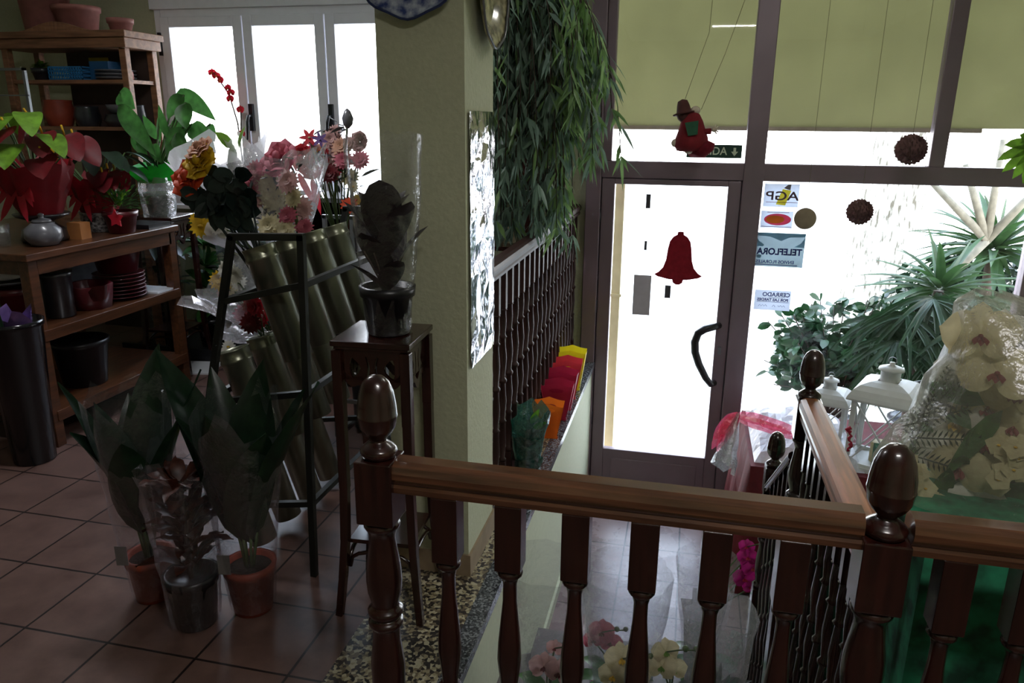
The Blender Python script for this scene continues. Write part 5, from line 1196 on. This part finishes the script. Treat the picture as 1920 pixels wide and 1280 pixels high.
potted_orchid(-.33, 1.98, -.465+.155, [aq(1020, 1250, 1.95, .05), aq(1048, 1262, 1.92, .05), aq(1040, 1215, 2.0, .03)], 'pink-veined orchid in clear film, leftmost of those on the stair steps', 'palepink', 'deepred', 201)
potted_orchid(-.16, 2.30, -.62+.155, [aq(1128, 1185, 2.3, .05), aq(1145, 1205, 2.28, .045), aq(1112, 1200, 2.3, .04)], 'dusky pink orchid in clear film behind the cream one on the stair steps', 'pinkp', 'deepred', 202)
potted_orchid(-.10, 1.98, -.31, [aq(1165, 1235, 1.95, .055), aq(1185, 1262, 1.93, .06), aq(1150, 1268, 1.92, .05)], 'cream orchid in clear film in the middle of the stair steps', 'cream', 'yellow', 203)
potted_orchid(.05, 1.96, -.31, [aq(1248, 1222, 1.95, .045), aq(1240, 1250, 1.93, .05), aq(1262, 1255, 1.95, .045)], 'yellow-green orchid in clear film, rightmost on the stair steps', 'cream', 'leafbt', 204)
potted_orchid(.18, 2.88, -.775, [aq(1402, 1045, 2.85, .045), aq(1412, 1065, 2.84, .05), aq(1396, 1085, 2.84, .05), aq(1410, 1100, 2.84, .045), aq(1400, 1025, 2.86, .035)], 'magenta orchid at the foot of the steps beside the stair railing', 'magenta', 'pinkbag', 205)
seed(206); T = thing('film_wrapped_plant', 'dark leafy plant in a greyish film sleeve just in front of the magenta orchid', 'potted plant', (.2, 2.3, -.465))
part('pot', MB().lathe((.2, 2.32, -.62), potprof(.08, .15), 18), 'black', T)
mb = MB(); bushy(mb, (.2, 2.32, -.4), 40, .22, .07, 0, .5, .1, 'lance', .6); part('foliage', mb, 'leafdk', T)
part('film', wrapcone(MB(), (.2, 2.32, -.6), (.2, 2.32, .0), .08, .12, 22, 8, .03, .08), 'greywrap', T)

# ------------------------------------------------------------------ monstera tip inside, plants and tree outside
seed(210); T = thing('hanging_monstera', 'monstera leaf reaching in at the right edge in front of the window bar', 'hanging plant', (1.92, 4.45, 1.5))
part('pot', MB().lathe((2.0, 4.4, 1.35), potprof(.12, .2), 18), 'darkcer', T)
part('hanger', MB().tube([(2.0, 4.4, 1.5), (2.0, 4.4, 2.72)], .003, 5), 'wire', T)
mb = MB()
for (tx, tz, L) in ((1.62, 1.44, .26), (1.70, 1.52, .25), (1.9, 1.7, .25)):
    c = Vector((tx+.06, 4.42, tz+.03)); mb.tube([(2.0, 4.4, 1.5), (1.92, 4.42, tz+.12), c], .005, 5)
    for k in range(9):
        a = math.radians(120+k*24+10); mb.leaf(c, (math.cos(a), -.15, math.sin(a)), (0, -1, 0), L*(.62+.1*math.sin(k)), .055, (0, 0, -.35), .2, 6, 'oval')
    bushy(mb, c, 3, .1, .04)
part('foliage', mb, 'leafbt', T)

def crown(mb, c, n, L, W, zmin, zmax, curve, prof='blade', spread=1.0, segs=6, fold=.5, mi=0):
    for i in range(n):
        z = zmin+(zmax-zmin)*((i+.5)/n); t = i*2.39996+rnd(-.2, .2); r = math.sqrt(max(.02, 1-z*z)); d = Vector((r*math.cos(t)*spread, r*math.sin(t)*spread, z))
        mb.leaf(Vector(c)+d*.05, d, (0, 0, 1) if abs(z) < .9 else (1, 0, 0), L*rnd(.75, 1.1), W, (0, 0, curve*rnd(.5, 1.3)), fold, segs, prof, mi)
GZ = LZ-.05
def yucca(c, label, n, L, sd, trunkx=0):
    seed(sd); c = Vector(c); T = thing('potted_yucca', label, 'potted plant', (c.x+trunkx, c.y, GZ))
    part('pot', MB().lathe((c.x+trunkx, c.y, GZ), potprof(.22, .38), 22), 'darkcer', T)
    part('trunk', MB().tube([(c.x+trunkx, c.y, GZ+.3), (c.x+trunkx*.5, c.y, (GZ+c.z)/2), c], [.055, .045, .04], 10), 'brownstem', T)
    mb = MB(); crown(mb, c, n, L, .085, -.45, .98, -.3); part('foliage', mb, 'leafyucca', T); return T
yucca(at(1762, 545, 6.1), 'spiky yucca outside whose tallest leaves pass behind the window bar', 44, .60, 221)
yucca(at(1862, 470, 6.9), 'larger dark yucca outside at the far right of the window', 70, .72, 222)
seed(223); T = thing('fan_palm', 'drooping fan palm outside behind the lanterns', 'potted plant', (1.62, 5.55, GZ))
part('pot', MB().lathe((1.62, 5.55, GZ), potprof(.2, .36), 22), 'darkcer', T); part('trunk', MB().tube([(1.62, 5.55, GZ+.3), (1.62, 5.55, .2)], .045, 10), 'brownstem', T)
mb = MB()
for (px, py, s) in ((1680, 640, 1), (1740, 615, 1), (1780, 650, 1), (1700, 590, .9), (1810, 620, 1), (1650, 600, .8), (1830, 560, 1.0), (1750, 560, .9)):
    c = at(px, py, 5.5+rnd(-.15, .15)); mb.tube([(1.62, 5.55, .2), c], .006, 5)
    for k in range(26):
        a = PI*(.08+.84*k/25)*-1+rnd(-.05, .05); d = Vector((math.cos(a), rnd(-.5, .2), math.sin(a)*.8+.45))
        mb.leaf(c, d, (0, -1, .4), .38*s*rnd(.85, 1.1), .042, (0, 0, -.6), .5, 6, 'blade')
part('fronds', mb, 'leafpalm', T)
seed(224); T = thing('potted_shrub', 'leafy shrub outside with small oval leaves left of the palm', 'potted plant', (1.15, 5.9, GZ))
part('pot', MB().lathe((1.15, 5.9, GZ), potprof(.24, .4), 22), 'darkcer', T); mb = MB(); tw = MB()
for k in range(105):
    a = rnd(0, 6.28); q = rnd(.1, 1)**.6; top = Vector((1.22+.62*q*math.cos(a), 5.95+.42*q*math.sin(a), GZ+.55+rnd(.2, .95)*(1.05-q*.45)))
    base = Vector((1.15, 5.9, GZ+.35)); tw.tube([base, base.lerp(top, .55)+Vector((0, 0, .12)), top], .004, 4)
    for i in range(16):
        t = rnd(.45, 1.0); p = base.lerp(top, t)+Vector((0, 0, .12*math.sin(PI*t))); mb.leaf(p, rdir(-.4, .9), rdir(), rnd(.09, .13), .06, (0, 0, -.2), .2, 4, 'oval')
part('twigs', tw, 'brownstem', T); part('foliage', mb, 'leafsh', T)
seed(225); T = thing('dark_hedge_plant', 'dark bushy plant outside filling in behind the two lanterns', 'shrub', (2.0, 7.3, GZ))
mb = MB()
for k in range(2400):
    d = rdir(-.6, 1); mb.leaf(at(1810, 610, 7.3)+Vector((d.x*.75, d.y*.35, d.z*.75))*rnd(.5, 1), rdir(), rdir(), rnd(.08, .13), .05, (0, 0, -.2), .2, 3, 'oval')
part('foliage', mb, 'leafdk', T)
tw = MB()
for k in range(16): tw.tube([(2.3, 7.3, GZ), (2.3+rnd(-.5, .5), 7.3+rnd(-.2, .2), rnd(-.4, .2))], .012, 5)
part('branches', tw, 'brownstem', T)
seed(226)
mb = MB(); prev = None; pts = [(2.10, 9.2, GZ), (2.12, 9.2, 0), (2.2, 9.2, 1.2), (2.35, 9.2, 3.2)]; mb.tube(pts, [.42, .36, .33, .3], 20)
tag(mb.build('plane_tree_trunk', 'bark', None, (2.1, 9.2, GZ)), 'pale mottled tree trunk in the street behind the window', 'tree')
mb = MB()
for a, L in ((-2.2, .35), (2.4, .7), (2.0, .62), (1.62, .75), (1.0, .7)):
    mb.tube([at(1850, 450, 6.5), at(1850, 450, 6.5)+Vector((math.cos(a), -.1, math.sin(a)))*L], [.035, .02], 8)
tag(mb.build('pruned_branches', 'barkstem', None, at(1850, 450, 6.5)), 'thick pruned pale branches rising above the far right yucca', 'branch')
